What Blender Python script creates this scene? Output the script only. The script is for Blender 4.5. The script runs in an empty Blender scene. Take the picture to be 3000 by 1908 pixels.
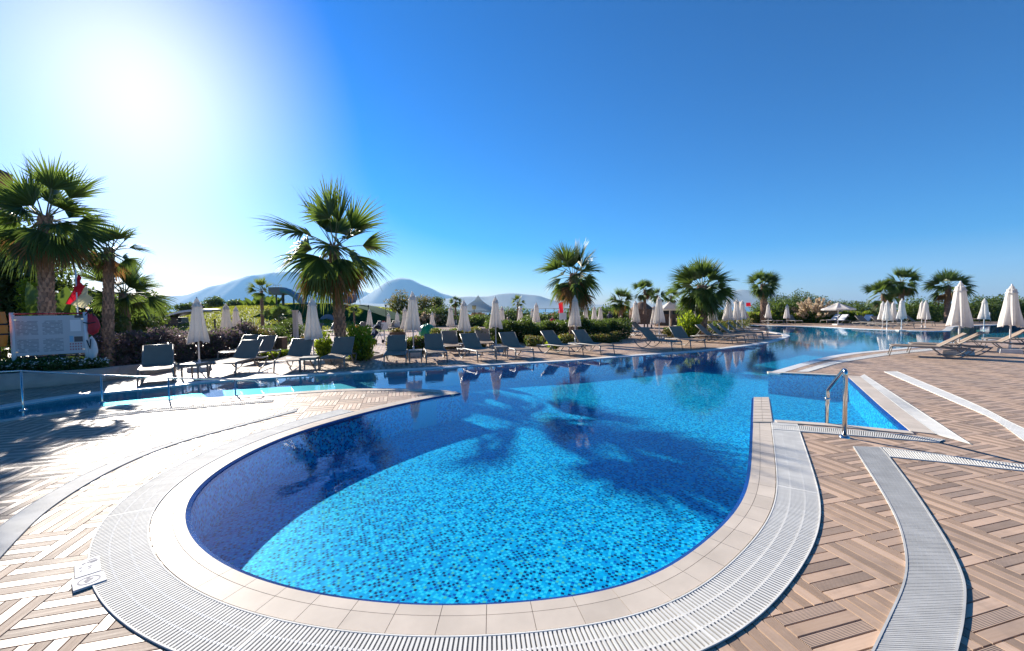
import bpy, bmesh, math, random
import numpy as np
from mathutils import Vector, Matrix, Quaternion
from mathutils.geometry import tessellate_polygon

PI = math.pi
R = math.radians
sc = bpy.context.scene
COL = sc.collection

# ---------------------------------------------------------------- camera
CAM_H = 1.75
PITCH, ROLL = R(2.24), R(0.7)
cam = bpy.data.cameras.new('camera')
cam.sensor_width = 36.0
cam.lens = 14.4
cam.clip_start = 0.05
cam.clip_end = 40000
camo = bpy.data.objects.new('camera', cam)
COL.objects.link(camo)
camo.location = (0, 0, CAM_H)
camo.rotation_mode = 'QUATERNION'
camo.rotation_quaternion = (Quaternion((1, 0, 0), PI / 2 - PITCH) @ Quaternion((0, 0, 1), -ROLL))
sc.camera = camo

# ---------------------------------------------------------------- sky and sun
SUN_EL, SUN_AZ = R(24.7), R(-41.6)
world = bpy.data.worlds.new('World')
sc.world = world
world.use_nodes = True
wn = world.node_tree
sky = wn.nodes.new('ShaderNodeTexSky')
sky.sky_type = 'NISHITA'
sky.sun_disc = False
sky.sun_elevation = SUN_EL
sky.sun_rotation = SUN_AZ
sky.altitude = 0
sky.air_density = 1.0
sky.dust_density = 0.40
sky.ozone_density = 5.0
vm0 = wn.nodes.new('ShaderNodeVectorMath'); vm0.operation = 'SCALE'; vm0.inputs['Scale'].default_value = 0.1
gm = wn.nodes.new('ShaderNodeGamma'); gm.inputs['Gamma'].default_value = 1.25
vm1 = wn.nodes.new('ShaderNodeVectorMath'); vm1.operation = 'SCALE'; vm1.inputs['Scale'].default_value = 10.0
hs = wn.nodes.new('ShaderNodeHueSaturation')
hs.inputs['Saturation'].default_value = 1.55
hs.inputs['Hue'].default_value = 0.499
wn.links.new(sky.outputs[0], vm0.inputs[0]); wn.links.new(vm0.outputs[0], gm.inputs['Color'])
vm2 = wn.nodes.new('ShaderNodeVectorMath'); vm2.operation = 'MULTIPLY'; vm2.inputs[1].default_value = (1.06, 0.96, 1.0)
wn.links.new(gm.outputs[0], vm2.inputs[0]); wn.links.new(vm2.outputs[0], vm1.inputs[0]); wn.links.new(vm1.outputs[0], hs.inputs['Color'])
wn.links.new(hs.outputs[0], wn.nodes['Background'].inputs[0])
wn.nodes['Background'].inputs[1].default_value = 0.072
sl = bpy.data.lights.new('sun', 'SUN')
sl.energy = 5.0
sl.angle = R(0.53)
sl.color = (1.0, 0.93, 0.82)
so = bpy.data.objects.new('sun', sl)
COL.objects.link(so)
SUN_D = Vector((math.sin(SUN_AZ) * math.cos(SUN_EL), math.cos(SUN_AZ) * math.cos(SUN_EL), math.sin(SUN_EL)))
so.rotation_euler = SUN_D.to_track_quat('Z', 'Y').to_euler()
so.location = SUN_D * 60
sc.view_settings.view_transform = 'Standard'
sc.view_settings.look = 'None'
sc.view_settings.exposure = 1.3
sc.view_settings.gamma = 1.0
sc.cycles.max_bounces = 10
sc.cycles.diffuse_bounces = 3
sc.cycles.glossy_bounces = 4
sc.cycles.transmission_bounces = 6
sc.cycles.transparent_max_bounces = 8
sc.cycles.volume_bounces = 0
sc.cycles.sample_clamp_indirect = 6.0
sc.cycles.use_denoising = True

# ---------------------------------------------------------------- helpers
def link(o, parent=None):
    COL.objects.link(o)
    if parent is not None:
        o.parent = parent
    return o

def tag(o, label=None, cat=None, group=None, kind=None):
    if label: o['label'] = label
    if cat: o['category'] = cat
    if group: o['group'] = group
    if kind: o['kind'] = kind
    return o

def empty(name, loc=(0, 0, 0), rz=0.0, parent=None):
    o = bpy.data.objects.new(name, None)
    o.empty_display_size = 0.2
    o.location = loc if len(loc) == 3 else (loc[0], loc[1], 0)
    o.rotation_euler = (0, 0, rz)
    return link(o, parent)

def copy_tree(o, parent=None):
    c = o.copy()
    link(c)
    c.parent = parent
    for ch in list(o.children):
        copy_tree(ch, c)
    return c

class MB:
    """collects shapes; build() makes one mesh object"""
    def __init__(s):
        s.v = []; s.f = []; s.uv = []; s.m = []
    def poly(s, pts, uv=None, mi=0):
        n = len(s.v)
        s.v += [tuple(p) for p in pts]
        s.f.append(tuple(range(n, n + len(pts))))
        s.uv.append(uv or [(p[0], p[1]) for p in pts]); s.m.append(mi)
    def grid(s, rows, closed=False, mi=0):
        n = len(s.v); k = len(rows[0])
        for r in rows: s.v += [tuple(p) for p in r]
        for i in range(len(rows) - 1):
            for j in range(k if closed else k - 1):
                a = n + i * k + j; b = n + i * k + (j + 1) % k
                s.f.append((a, b, b + k, a + k)); s.m.append(mi)
                s.uv.append([(j / k, i), ((j + 1) / k, i), ((j + 1) / k, i + 1), (j / k, i + 1)])
    def box(s, c, size, rz=0.0, M=None, mi=0, taper=1.0):
        hx, hy, hz = size[0] / 2, size[1] / 2, size[2] / 2
        P = [Vector((x * hx * (taper if z > 0 else 1), y * hy * (taper if z > 0 else 1), z * hz)) for x, y, z in
             ((-1,-1,-1),(1,-1,-1),(1,1,-1),(-1,1,-1),(-1,-1,1),(1,-1,1),(1,1,1),(-1,1,1))]
        if M is None:
            M = Matrix.Rotation(rz, 3, 'Z')
        P = [Vector(c) + M @ p for p in P]
        n = len(s.v); s.v += [tuple(p) for p in P]
        for q in ((0,3,2,1),(4,5,6,7),(0,1,5,4),(1,2,6,5),(2,3,7,6),(3,0,4,7)):
            s.f.append(tuple(n + i for i in q)); s.m.append(mi)
            s.uv.append([(0,0),(1,0),(1,1),(0,1)])
    def tube(s, pts, rad, n=8, mi=0, cap=True, flat=1.0):
        pts = [Vector(p) for p in pts]
        if not hasattr(rad, '__len__'): rad = [rad] * len(pts)
        rows = []; ref = None
        for i, p in enumerate(pts):
            t = (pts[min(i + 1, len(pts) - 1)] - pts[max(i - 1, 0)])
            t = t.normalized() if t.length > 1e-9 else Vector((0, 0, 1))
            if ref is None:
                ref = Vector((0, 0, 1)).cross(t)
                if ref.length < 0.05: ref = Vector((1, 0, 0))
            a = (ref - t * ref.dot(t)).normalized(); ref = a; b = t.cross(a)
            rows.append([p + (a * math.cos(2 * PI * k / n) + b * math.sin(2 * PI * k / n) * flat) * rad[i] for k in range(n)])
        n0 = len(s.v)
        s.grid(rows, True, mi)
        if cap:
            s.f.append(tuple(n0 + k for k in range(n))[::-1]); s.m.append(mi); s.uv.append([(0, 0)] * n)
            e = n0 + (len(rows) - 1) * n
            s.f.append(tuple(e + k for k in range(n))); s.m.append(mi); s.uv.append([(0, 0)] * n)
    def lathe(s, prof, n=24, c=(0, 0, 0), mi=0):
        rows = [[(c[0] + r * math.cos(2 * PI * k / n), c[1] + r * math.sin(2 * PI * k / n), c[2] + z) for k in range(n)] for r, z in prof]
        s.grid(rows, True, mi)
    def prism(s, pts, z0, z1, mi=0, bottom=False):
        n = len(pts)
        s.poly([(p[0], p[1], z1) for p in pts], mi=mi)
        for i in range(n):
            a, b = pts[i], pts[(i + 1) % n]
            s.poly([(a[0], a[1], z0), (b[0], b[1], z0), (b[0], b[1], z1), (a[0], a[1], z1)], mi=mi)
        if bottom: s.poly([(p[0], p[1], z0) for p in pts][::-1], mi=mi)
    def mesh(s, name, mats, smooth=False):
        m = bpy.data.meshes.new(name)
        m.from_pydata(s.v, [], s.f)
        ul = m.uv_layers.new(name='UVMap')
        ul.data.foreach_set('uv', np.array([c for f in s.uv for p in f for c in p], dtype=np.float32))
        if not isinstance(mats, (list, tuple)): mats = [mats]
        for mt in mats: m.materials.append(mt)
        if any(s.m): m.polygons.foreach_set('material_index', np.array(s.m, dtype=np.int32))
        if smooth: m.polygons.foreach_set('use_smooth', np.ones(len(s.f), dtype=bool))
        m.update()
        return m
    def build(s, name, mats, parent=None, smooth=False, loc=None, rz=0):
        o = bpy.data.objects.new(name, s.mesh(name, mats, smooth))
        if loc is not None: o.location = loc
        if rz: o.rotation_euler = (0, 0, rz)
        return link(o, parent)

def quads_mesh(name, Q, mats, mi=None, smooth=False):
    """Q: (n,4,3) array of quads -> mesh"""
    Q = np.asarray(Q, dtype=np.float32); n = len(Q)
    m = bpy.data.meshes.new(name)
    m.vertices.add(n * 4); m.vertices.foreach_set('co', Q.reshape(-1))
    m.loops.add(n * 4); m.loops.foreach_set('vertex_index', np.arange(n * 4, dtype=np.int32))
    m.polygons.add(n)
    m.polygons.foreach_set('loop_start', np.arange(0, n * 4, 4, dtype=np.int32))
    m.polygons.foreach_set('loop_total', np.full(n, 4, dtype=np.int32))
    if not isinstance(mats, (list, tuple)): mats = [mats]
    for mt in mats: m.materials.append(mt)
    if mi is not None: m.polygons.foreach_set('material_index', np.asarray(mi, dtype=np.int32))
    m.update(calc_edges=True)
    return m

# ---------------------------------------------------------------- materials
class NT:
    def __init__(s, name):
        s.mat = bpy.data.materials.new(name); s.mat.use_nodes = True
        s.t = s.mat.node_tree; s.p = s.t.nodes['Principled BSDF']; s.out = s.t.nodes['Material Output']
    def n(s, typ, **kw):
        x = s.t.nodes.new('ShaderNode' + typ)
        for k, v in kw.items(): setattr(x, k, v)
        return x
    def l(s, a, b): s.t.links.new(a, b)
    def math(s, op, a, b=None, c=None):
        x = s.n('Math', operation=op)
        for i, q in enumerate((a, b, c)):
            if q is None: continue
            if isinstance(q, (int, float)): x.inputs[i].default_value = q
            else: s.l(q, x.inputs[i])
        return x.outputs[0]
    def noise(s, vec, scale, detail=3, rough=0.55):
        x = s.n('TexNoise'); x.inputs['Scale'].default_value = scale
        x.inputs['Detail'].default_value = detail; x.inputs['Roughness'].default_value = rough
        if vec is not None: s.l(vec, x.inputs['Vector'])
        return x.outputs['Fac']
    def ramp(s, fac, stops, interp='LINEAR'):
        x = s.n('ValToRGB'); cr = x.color_ramp; cr.interpolation = interp
        while len(cr.elements) < len(stops): cr.elements.new(0.5)
        for e, (p, c) in zip(cr.elements, stops):
            e.position = p; e.color = (*c, 1)
        s.l(fac, x.inputs[0]); return x.outputs[0]
    def mix(s, fac, a, b, typ='MIX'):
        x = s.n('Mix', data_type='RGBA', blend_type=typ)
        for i, q in ((0, fac), (6, a), (7, b)):
            if isinstance(q, (int, float)): x.inputs[i].default_value = q
            elif isinstance(q, tuple): x.inputs[i].default_value = (*q, 1)
            else: s.l(q, x.inputs[i])
        return x.outputs[2]
    def bump(s, h, strength=0.3, dist=0.01):
        x = s.n('Bump'); x.inputs['Strength'].default_value = strength; x.inputs['Distance'].default_value = dist
        s.l(h, x.inputs['Height']); s.l(x.outputs[0], s.p.inputs['Normal']); return x.outputs[0]
    def obj(s): return s.n('TexCoord').outputs['Object']
    def uv(s): return s.n('TexCoord').outputs['UV']

def M(name, col, rough=0.6, var=0.15, scale=6.0, metal=0.0, spec=0.5, bump=0.0, bscale=40.0, island=0.0):
    k = NT(name); co = k.obj()
    f = k.noise(co, scale, 4)
    c = k.ramp(f, [(0.3, tuple(max(0, x * (1 - var)) for x in col)), (0.7, tuple(min(1, x * (1 + var)) for x in col))])
    if island:
        g = k.n('NewGeometry').outputs['Random Per Island']
        oi = k.n('ObjectInfo').outputs['Random']
        v = k.math('ADD', k.math('MULTIPLY', k.math('FRACT', k.math('ADD', g, oi)), 2 * island), 1 - island)
        x = k.n('HueSaturation'); k.l(c, x.inputs['Color']); k.l(v, x.inputs['Value']); c = x.outputs[0]
    k.l(c, k.p.inputs['Base Color'])
    k.p.inputs['Roughness'].default_value = rough; k.p.inputs['Metallic'].default_value = metal
    k.p.inputs['Specular IOR Level'].default_value = spec
    if bump: k.bump(k.noise(co, bscale, 3), bump, 0.01)
    return k.mat

def M_leaf(name, cols, trans=0.35, tcol=(0.3, 0.42, 0.05), rough=0.5):
    k = NT(name)
    g = k.n('NewGeometry').outputs['Random Per Island']
    n = len(cols)
    c = k.ramp(g, [(i / max(1, n - 1), x) for i, x in enumerate(cols)])
    k.l(c, k.p.inputs['Base Color']); k.p.inputs['Roughness'].default_value = rough
    k.p.inputs['Specular IOR Level'].default_value = 0.35
    t = k.n('BsdfTranslucent'); tc = k.mix(0.5, c, tcol); k.l(tc, t.inputs[0])
    x = k.n('MixShader'); x.inputs[0].default_value = trans
    k.l(k.p.outputs[0], x.inputs[1]); k.l(t.outputs[0], x.inputs[2]); k.l(x.outputs[0], k.out.inputs[0])
    return k.mat

def M_cloth(name, col, trans=0.3, rough=0.8):
    k = NT(name); co = k.obj()
    f = k.noise(co, 5, 4)
    c = k.ramp(f, [(0.3, tuple(x * 0.9 for x in col)), (0.7, col)])
    k.l(c, k.p.inputs['Base Color']); k.p.inputs['Roughness'].default_value = rough
    k.p.inputs['Specular IOR Level'].default_value = 0.2
    k.bump(k.noise(co, 60, 2), 0.15, 0.004)
    t = k.n('BsdfTranslucent'); k.l(c, t.inputs[0])
    x = k.n('MixShader'); x.inputs[0].default_value = trans
    k.l(k.p.outputs[0], x.inputs[1]); k.l(t.outputs[0], x.inputs[2]); k.l(x.outputs[0], k.out.inputs[0])
    return k.mat

# --- deck: 46 cm tiles in basket weave, each of six wood-look strips
TILE, NSTRIP, DECK_RZ = 0.46, 6, R(15.0)
DECK_O = (1.895, 2.367)
TAN = (0.55, 0.38, 0.26); TAN2 = (0.47, 0.315, 0.21); RIB = (0.35, 0.25, 0.185)  # RIB is darkened for the shade in the grooves between its ribs

def M_plank(name, c1, c2, rough, spec, ribs):
    k = NT(name); uv = k.uv()
    mp = k.n('Mapping'); mp.inputs['Scale'].default_value = (1.5, 26, 1); k.l(uv, mp.inputs['Vector'])
    g = k.noise(mp.outputs[0], 2.2, 5, 0.6)
    c = k.ramp(g, [(0.3, c2), (0.65, c1)])
    isl = k.n('NewGeometry').outputs['Random Per Island']; oi = k.n('ObjectInfo').outputs['Random']
    rnd = k.math('FRACT', k.math('ADD', isl, oi))
    v = k.math('ADD', k.math('MULTIPLY', rnd, 0.34), 0.83)
    x = k.n('HueSaturation'); k.l(c, x.inputs['Color']); k.l(v, x.inputs['Value'])
    c = x.outputs[0]
    big = k.noise(k.n('NewGeometry').outputs['Position'], 0.7, 4)
    c = k.mix(k.ramp(big, [(0.42, (0, 0, 0)), (0.75, (0.3, 0.3, 0.3))]), c, (0.26, 0.22, 0.19))
    pos = k.n('NewGeometry').outputs['Position']
    dirt = k.math('MULTIPLY', k.noise(pos, 9.0, 6, 0.7), k.noise(pos, 1.9, 3))
    c = k.mix(k.ramp(dirt, [(0.15, (0.3, 0.3, 0.3)), (0.28, (0, 0, 0))]), c, (0.15, 0.115, 0.09))
    k.l(c, k.p.inputs['Base Color'])
    k.p.inputs['Specular IOR Level'].default_value = spec
    rr = k.ramp(g, [(0.3, (rough * 1.25,) * 3), (0.7, (rough * 0.9,) * 3)])
    k.l(rr, k.p.inputs['Roughness'])
    if ribs:
        sx = k.n('SeparateXYZ'); k.l(uv, sx.inputs[0])
        w = k.math('SINE', k.math('MULTIPLY', sx.outputs[0 if ribs == 1 else 1], 2 * PI / 0.008))
        k.bump(w, 0.5, 0.0015)
    else:
        k.bump(g, 0.15, 0.002)
    return k.mat
MAT_PLANK = M_plank('plank_tan', TAN, TAN2, 0.47, 0.45, 0)
MAT_RIB = M_plank('plank_ribbed_shaded', RIB, (0.295, 0.21, 0.155), 0.58, 0.24, 2)
MAT_RIB2 = M_plank('plank_ribbed_less_shade', (0.38, 0.26, 0.18), (0.31, 0.21, 0.145), 0.55, 0.26, 2)  # same ribbed strip in crosswise tiles, less groove shade put into the colour

def M_deck_far():
    k = NT('deck_tiles')
    mp = k.n('Mapping', vector_type='TEXTURE'); mp.inputs['Location'].default_value = (*DECK_O, 0)
    mp.inputs['Rotation'].default_value = (0, 0, DECK_RZ); mp.inputs['Scale'].default_value = (TILE, TILE, 1)
    k.l(k.n('NewGeometry').outputs['Position'], mp.inputs['Vector'])
    sx = k.n('SeparateXYZ'); k.l(mp.outputs[0], sx.inputs[0]); u, v = sx.outputs[0], sx.outputs[1]
    par = k.math('FLOORED_MODULO', k.math('ADD', k.math('FLOOR', u), k.math('FLOOR', v)), 2.0)
    s = k.math('ADD', k.math('MULTIPLY', par, k.math('FRACT', u)), k.math('MULTIPLY', k.math('SUBTRACT', 1.0, par), k.math('FRACT', v)))
    st = k.math('FLOORED_MODULO', k.math('FLOOR', k.math('MULTIPLY', s, NSTRIP)), 2.0)
    rn = k.n('TexWhiteNoise', noise_dimensions='2D')
    cmb = k.n('CombineXYZ'); k.l(k.math('FLOOR', u), cmb.inputs[0]); k.l(k.math('FLOOR', v), cmb.inputs[1]); k.l(cmb.outputs[0], rn.inputs['Vector'])
    dark = k.mix(par, RIB, (0.30, 0.21, 0.15))  # ribbed strips: groove shade painted as colour, set by tile direction
    c = k.mix(st, TAN, dark)
    x = k.n('HueSaturation'); k.l(c, x.inputs['Color']); k.l(k.math('ADD', k.math('MULTIPLY', rn.outputs[0], .25), .87), x.inputs['Value'])
    k.l(x.outputs[0], k.p.inputs['Base Color'])
    k.l(k.math('ADD', k.math('MULTIPLY', st, .2), .42), k.p.inputs['Roughness']); k.p.inputs['Specular IOR Level'].default_value = .3
    return k.mat
MAT_DECK = M_deck_far()

def M_mosaic(name, uvmode):
    k = NT(name)
    vec = k.uv() if uvmode else k.obj()
    mp = k.n('Mapping'); mp.inputs['Rotation'].default_value = (0, 0, 0 if uvmode else R(20)); mp.inputs['Scale'].default_value = (1 / .027, 1 / .027, 1); nz = k.n('TexNoise'); nz.inputs['Scale'].default_value = 3.5; nz.inputs['Detail'].default_value = 1.5; k.l(vec, nz.inputs['Vector'])
    sb = k.n('VectorMath', operation='SUBTRACT'); k.l(nz.outputs['Color'], sb.inputs[0]); sb.inputs[1].default_value = (.5, .5, .5)
    scl = k.n('VectorMath', operation='SCALE'); scl.inputs['Scale'].default_value = 0.05; k.l(sb.outputs[0], scl.inputs[0])
    ad = k.n('VectorMath', operation='ADD'); k.l(vec, ad.inputs[0]); k.l(scl.outputs[0], ad.inputs[1])
    k.l(ad.outputs[0], mp.inputs['Vector'])
    fl = k.n('VectorMath', operation='FLOOR'); k.l(mp.outputs[0], fl.inputs[0])
    wn_ = k.n('TexWhiteNoise', noise_dimensions='2D'); k.l(fl.outputs[0], wn_.inputs['Vector'])
    ca = k.ramp(wn_.outputs[0], [(0.0, (0.0, 0.30, 0.54)), (0.45, (0.0, 0.43, 0.64)), (0.8, (0.0, 0.36, 0.59)), (0.93, (0.04, 0.56, 0.69))], 'CONSTANT')
    cb = k.ramp(wn_.outputs[0], [(0.0, (0.0, 0.015, 0.09)), (0.28, (0.0, 0.08, 0.36)), (0.40, (0.10, 0.60, 0.75)), (0.70, (0.0, 0.35, 0.64)), (0.94, (0.26, 0.48, 0.36))], 'CONSTANT')
    sf = k.n('SeparateXYZ'); k.l(fl.outputs[0], sf.inputs[0])
    c = k.mix(k.math('FLOORED_MODULO', k.math('ADD', sf.outputs[0], sf.outputs[1]), 2.0), ca, cb)
    fr = k.n('VectorMath', operation='FRACTION'); k.l(mp.outputs[0], fr.inputs[0])
    sx = k.n('SeparateXYZ'); k.l(fr.outputs[0], sx.inputs[0])
    ed = k.math('MAXIMUM', k.math('ABSOLUTE', k.math('SUBTRACT', sx.outputs[0], .5)), k.math('ABSOLUTE', k.math('SUBTRACT', sx.outputs[1], .5)))
    c = k.mix(k.math('GREATER_THAN', ed, 0.46), c, (0.05, 0.36, 0.60))
    k.l(c, k.p.inputs['Base Color']); k.p.inputs['Roughness'].default_value = 0.5
    k.p.inputs['Specular IOR Level'].default_value = 0.1
    return k.mat
MAT_MOSAIC = M_mosaic('mosaic_floor', False)
MAT_MOSAIC_W = M_mosaic('mosaic_wall', True)

def M_water(name, tint, scale, strength, ior=1.33):
    """clear water: what lies below shows through tinted, the surface mirrors by its Fresnel factor"""
    k = NT(name); k.t.nodes.remove(k.p)
    co = k.obj()
    a = k.noise(co, scale, 2, 0.5); b = k.noise(co, scale * 4.3, 2, 0.5)
    bp = k.n('Bump'); bp.inputs['Strength'].default_value = strength; bp.inputs['Distance'].default_value = 0.03
    k.l(k.math('ADD', a, k.math('MULTIPLY', b, 0.35)), bp.inputs['Height'])
    ge = k.n('NewGeometry'); dt = k.n('VectorMath', operation='DOT_PRODUCT'); k.l(ge.outputs['Incoming'], dt.inputs[0]); k.l(bp.outputs[0], dt.inputs[1])
    cs = k.math('MINIMUM', k.math('ABSOLUTE', dt.outputs['Value']), 1.0)
    r0 = ((ior - 1) / (ior + 1)) ** 2                      # Schlick, the same from both sides
    fr = k.math('ADD', k.math('MULTIPLY', k.math('POWER', k.math('SUBTRACT', 1.0, cs), 5.0), 1 - r0), r0)
    tr = k.n('BsdfTransparent'); tr.inputs[0].default_value = (*tint, 1)
    gl = k.n('BsdfGlossy'); gl.inputs['Roughness'].default_value = 0.0; k.l(bp.outputs[0], gl.inputs['Normal'])
    mx = k.n('MixShader'); k.l(fr, mx.inputs[0]); k.l(tr.outputs[0], mx.inputs[1]); k.l(gl.outputs[0], mx.inputs[2])
    k.l(mx.outputs[0], k.out.inputs[0])
    return k.mat
MAT_WATER = M_water('pool_water', (0.48, 0.92, 0.98), 3.0, 0.055, 1.47)

MAT_COPING = M('coping_stone', (0.54, 0.465, 0.385), 0.5, 0.1, 3.0, spec=0.05, bump=0.05, bscale=30, island=0.06)
MAT_COPING_W = M('coping_pale', (0.70, 0.66, 0.60), 0.4, 0.08, 3.0, island=0.05)
MAT_GROUT = M('grout', (0.16, 0.13, 0.11), 0.9, 0.2)
MAT_EDGE = M('blue_edge_tile', (0.002, 0.028, 0.17), 0.2, 0.2, 8.0, island=0.15)
MAT_GRATE = M('white_plastic', (0.66, 0.64, 0.59), 0.7, 0.1, 5.0, spec=0.15, island=0.05)
MAT_GRATE_G = M('grey_plastic', (0.44, 0.435, 0.415), 0.75, 0.12, 5.0, spec=0.12)
MAT_DARK = M('channel_dark', (0.22, 0.21, 0.19), 0.8)
MAT_DARK2 = M('channel_grey', (0.22, 0.22, 0.22), 0.8)
MAT_STEEL = M('stainless_steel', (0.62, 0.60, 0.57), 0.16, 0.05, metal=1.0)
MAT_FRAME = M('lounger_frame', (0.20, 0.18, 0.16), 0.42, 0.1)
MAT_SLING = M('grey_sling', (0.26, 0.195, 0.145), 0.7, 0.08, 4.0, spec=0.12, bump=0.2, bscale=180)
MAT_POLE = M('white_metal', (0.74, 0.73, 0.71), 0.35, 0.05)
MAT_CANVAS = M_cloth('umbrella_canvas', (0.82, 0.775, 0.72), 0.42)
MAT_CONC = M('concrete_white', (0.58, 0.55, 0.51), 0.8, 0.12, bump=0.2)
MAT_TRUNK = M('palm_trunk', (0.20, 0.13, 0.09), 0.9, 0.35, 7.0, bump=0.6, bscale=25)
MAT_BOOT = M('palm_boot', (0.30, 0.19, 0.125), 0.85, 0.3, 9.0, island=0.35)
MAT_FROND = M_leaf('palm_frond', [(0.030, 0.066, 0.016), (0.052, 0.105, 0.024), (0.085, 0.14, 0.034)], 0.40, (0.26, 0.36, 0.05), 0.42)
MAT_FROND_Y = M_leaf('palm_frond_yellow', [(0.06, 0.12, 0.015), (0.12, 0.18, 0.02)], 0.4, (0.4, 0.45, 0.05), 0.45)
MAT_PETIOLE = M('palm_petiole', (0.13, 0.14, 0.05), 0.5, 0.2)
MAT_DEADF = M_leaf('palm_frond_dead', [(0.16, 0.085, 0.035), (0.26, 0.14, 0.05), (0.20, 0.13, 0.06)], 0.3, (0.5, 0.25, 0.06), 0.7)
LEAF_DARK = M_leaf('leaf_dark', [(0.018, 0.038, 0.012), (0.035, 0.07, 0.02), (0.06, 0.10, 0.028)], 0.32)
LEAF_MID = M_leaf('leaf_mid', [(0.03, 0.07, 0.015), (0.055, 0.11, 0.02), (0.09, 0.14, 0.03)], 0.35)
LEAF_YEL = M_leaf('leaf_yellowgreen', [(0.10, 0.18, 0.012), (0.17, 0.26, 0.015), (0.26, 0.33, 0.03)], 0.5, (0.5, 0.6, 0.03))
LEAF_OLIVE = M_leaf('leaf_olive', [(0.09, 0.10, 0.03), (0.15, 0.14, 0.04), (0.20, 0.13, 0.05)], 0.35, (0.45, 0.35, 0.06))
LEAF_PURP = M_leaf('leaf_purple', [(0.085, 0.06, 0.04), (0.15, 0.105, 0.085), (0.21, 0.15, 0.16), (0.10, 0.10, 0.045)], 0.42, (0.3, 0.22, 0.25))
LEAF_WHITE = M_leaf('petal_white', [(0.65, 0.65, 0.62), (0.8, 0.8, 0.78)], 0.3, (0.8, 0.8, 0.75))
LEAF_PINK = M_leaf('petal_pink', [(0.35, 0.10, 0.18), (0.5, 0.2, 0.3)], 0.3, (0.6, 0.2, 0.3))
LEAF_PAMPAS = M_leaf('pampas_plume', [(0.52, 0.38, 0.24), (0.65, 0.52, 0.36)], 0.4, (0.8, 0.65, 0.45))
MAT_STONE = M('planter_stone', (0.44, 0.34, 0.27), 0.6, 0.12, 3.0, bump=0.1)
MAT_SOIL = M('soil', (0.07, 0.05, 0.035), 0.95, 0.3, bump=0.6)
MAT_GRASS = M('lawn', (0.15, 0.19, 0.03), 0.9, 0.3, 1.2, bump=0.5, bscale=60)
MAT_LAND = M('dry_land', (0.13, 0.13, 0.06), 0.95, 0.3, 0.05)
MAT_WALLG = M('green_wall', (0.008, 0.06, 0.026), 0.9, 0.2, 0.6, spec=0.05)
MAT_BLUE = M('slide_blue', (0.05, 0.25, 0.42), 0.35, 0.08)
MAT_BLUEW = M('arch_bluegrey', (0.16, 0.24, 0.33), 0.6, 0.08)
MAT_GREYW = M('grey_paint', (0.20, 0.20, 0.20), 0.6, 0.1)
MAT_DKMETAL = M('dark_metal', (0.03, 0.03, 0.032), 0.5, 0.1)
MAT_RED = M('red_fabric', (0.42, 0.018, 0.03), 0.6, 0.12)
MAT_ORANGE = M('orange_plastic', (0.75, 0.20, 0.012), 0.35, 0.08)
MAT_YELLOW = M('yellow_plastic', (0.80, 0.42, 0.02), 0.35, 0.05)
MAT_FLAGY = M_cloth('flag_yellow', (0.70, 0.64, 0.38), 0.45)
MAT_FLAGR = M_cloth('flag_red', (0.55, 0.015, 0.035), 0.4)
MAT_WHITE = M('white_paint', (0.72, 0.72, 0.71), 0.45, 0.05)
MAT_TEAL = M_cloth('teal_canvas', (0.70, 0.84, 0.84), 0.5)
MAT_WOOD = M('brown_wood', (0.20, 0.11, 0.06), 0.7, 0.25, 4.0, bump=0.2)
MAT_THATCH = M('thatch', (0.17, 0.10, 0.065), 0.95, 0.35, 12.0, bump=0.8, bscale=50)
MAT_PLASTER = M('building_plaster', (0.55, 0.48, 0.40), 0.8, 0.1)
MAT_ROOF = M('roof_tile', (0.26, 0.09, 0.055), 0.7, 0.2)
MAT_GLASS = M('window_glass', (0.03, 0.04, 0.05), 0.08, 0.1)
MAT_GREENP = M('green_plastic', (0.01, 0.26, 0.11), 0.35, 0.1)
MAT_SKIN = M('skin', (0.45, 0.26, 0.18), 0.55, 0.05)
MAT_HAIR = M('hair_dark', (0.02, 0.014, 0.01), 0.5, 0.1)
MAT_BLACKC = M('black_cloth', (0.015, 0.015, 0.018), 0.8, 0.1)
MAT_NAVY = M('navy_cloth', (0.02, 0.03, 0.07), 0.8, 0.1)
MAT_TOWEL = M('white_towel', (0.72, 0.70, 0.67), 0.9, 0.08, bump=0.3, bscale=90)
MAT_TOWELB = M('beige_towel', (0.50, 0.42, 0.36), 0.9, 0.08, bump=0.3, bscale=90)

# ================================================================ THE POOL OUTLINE (metres on the deck plane)
def catmull(P, step=0.08):
    P = [Vector((p[0], p[1])) for p in P]
    Q = [P[0] * 2 - P[1]] + P + [P[-1] * 2 - P[-2]]
    out = []
    for i in range(1, len(Q) - 2):
        p0, p1, p2, p3 = Q[i - 1], Q[i], Q[i + 1], Q[i + 2]
        n = max(1, int((p2 - p1).length / step))
        for k in range(n):
            t = k / n
            out.append(0.5 * ((2 * p1) + (p2 - p0) * t + (2 * p0 - 5 * p1 + 4 * p2 - p3) * t * t + (3 * p1 - p0 - 3 * p2 + p3) * t ** 3))
    out.append(P[-1].copy())
    return out

def resample(P, step):
    P = [Vector(p[:2]) for p in P]
    d = [0.0]
    for a, b in zip(P[:-1], P[1:]): d.append(d[-1] + (b - a).length)
    n = max(1, round(d[-1] / step)); out = []; j = 0
    for i in range(n + 1):
        s = d[-1] * i / n
        while j < len(d) - 2 and d[j + 1] < s: j += 1
        t = (s - d[j]) / max(1e-9, d[j + 1] - d[j])
        out.append(P[j].lerp(P[j + 1], min(1, max(0, t))))
    return out

def relax(P, it=3):
    P = [p.copy() for p in P]
    for _ in range(it):
        Q = [p.copy() for p in P]
        for i in range(1, len(P) - 1): Q[i] = P[i] * .5 + (P[i - 1] + P[i + 1]) * .25
        P = Q
    return P

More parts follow.
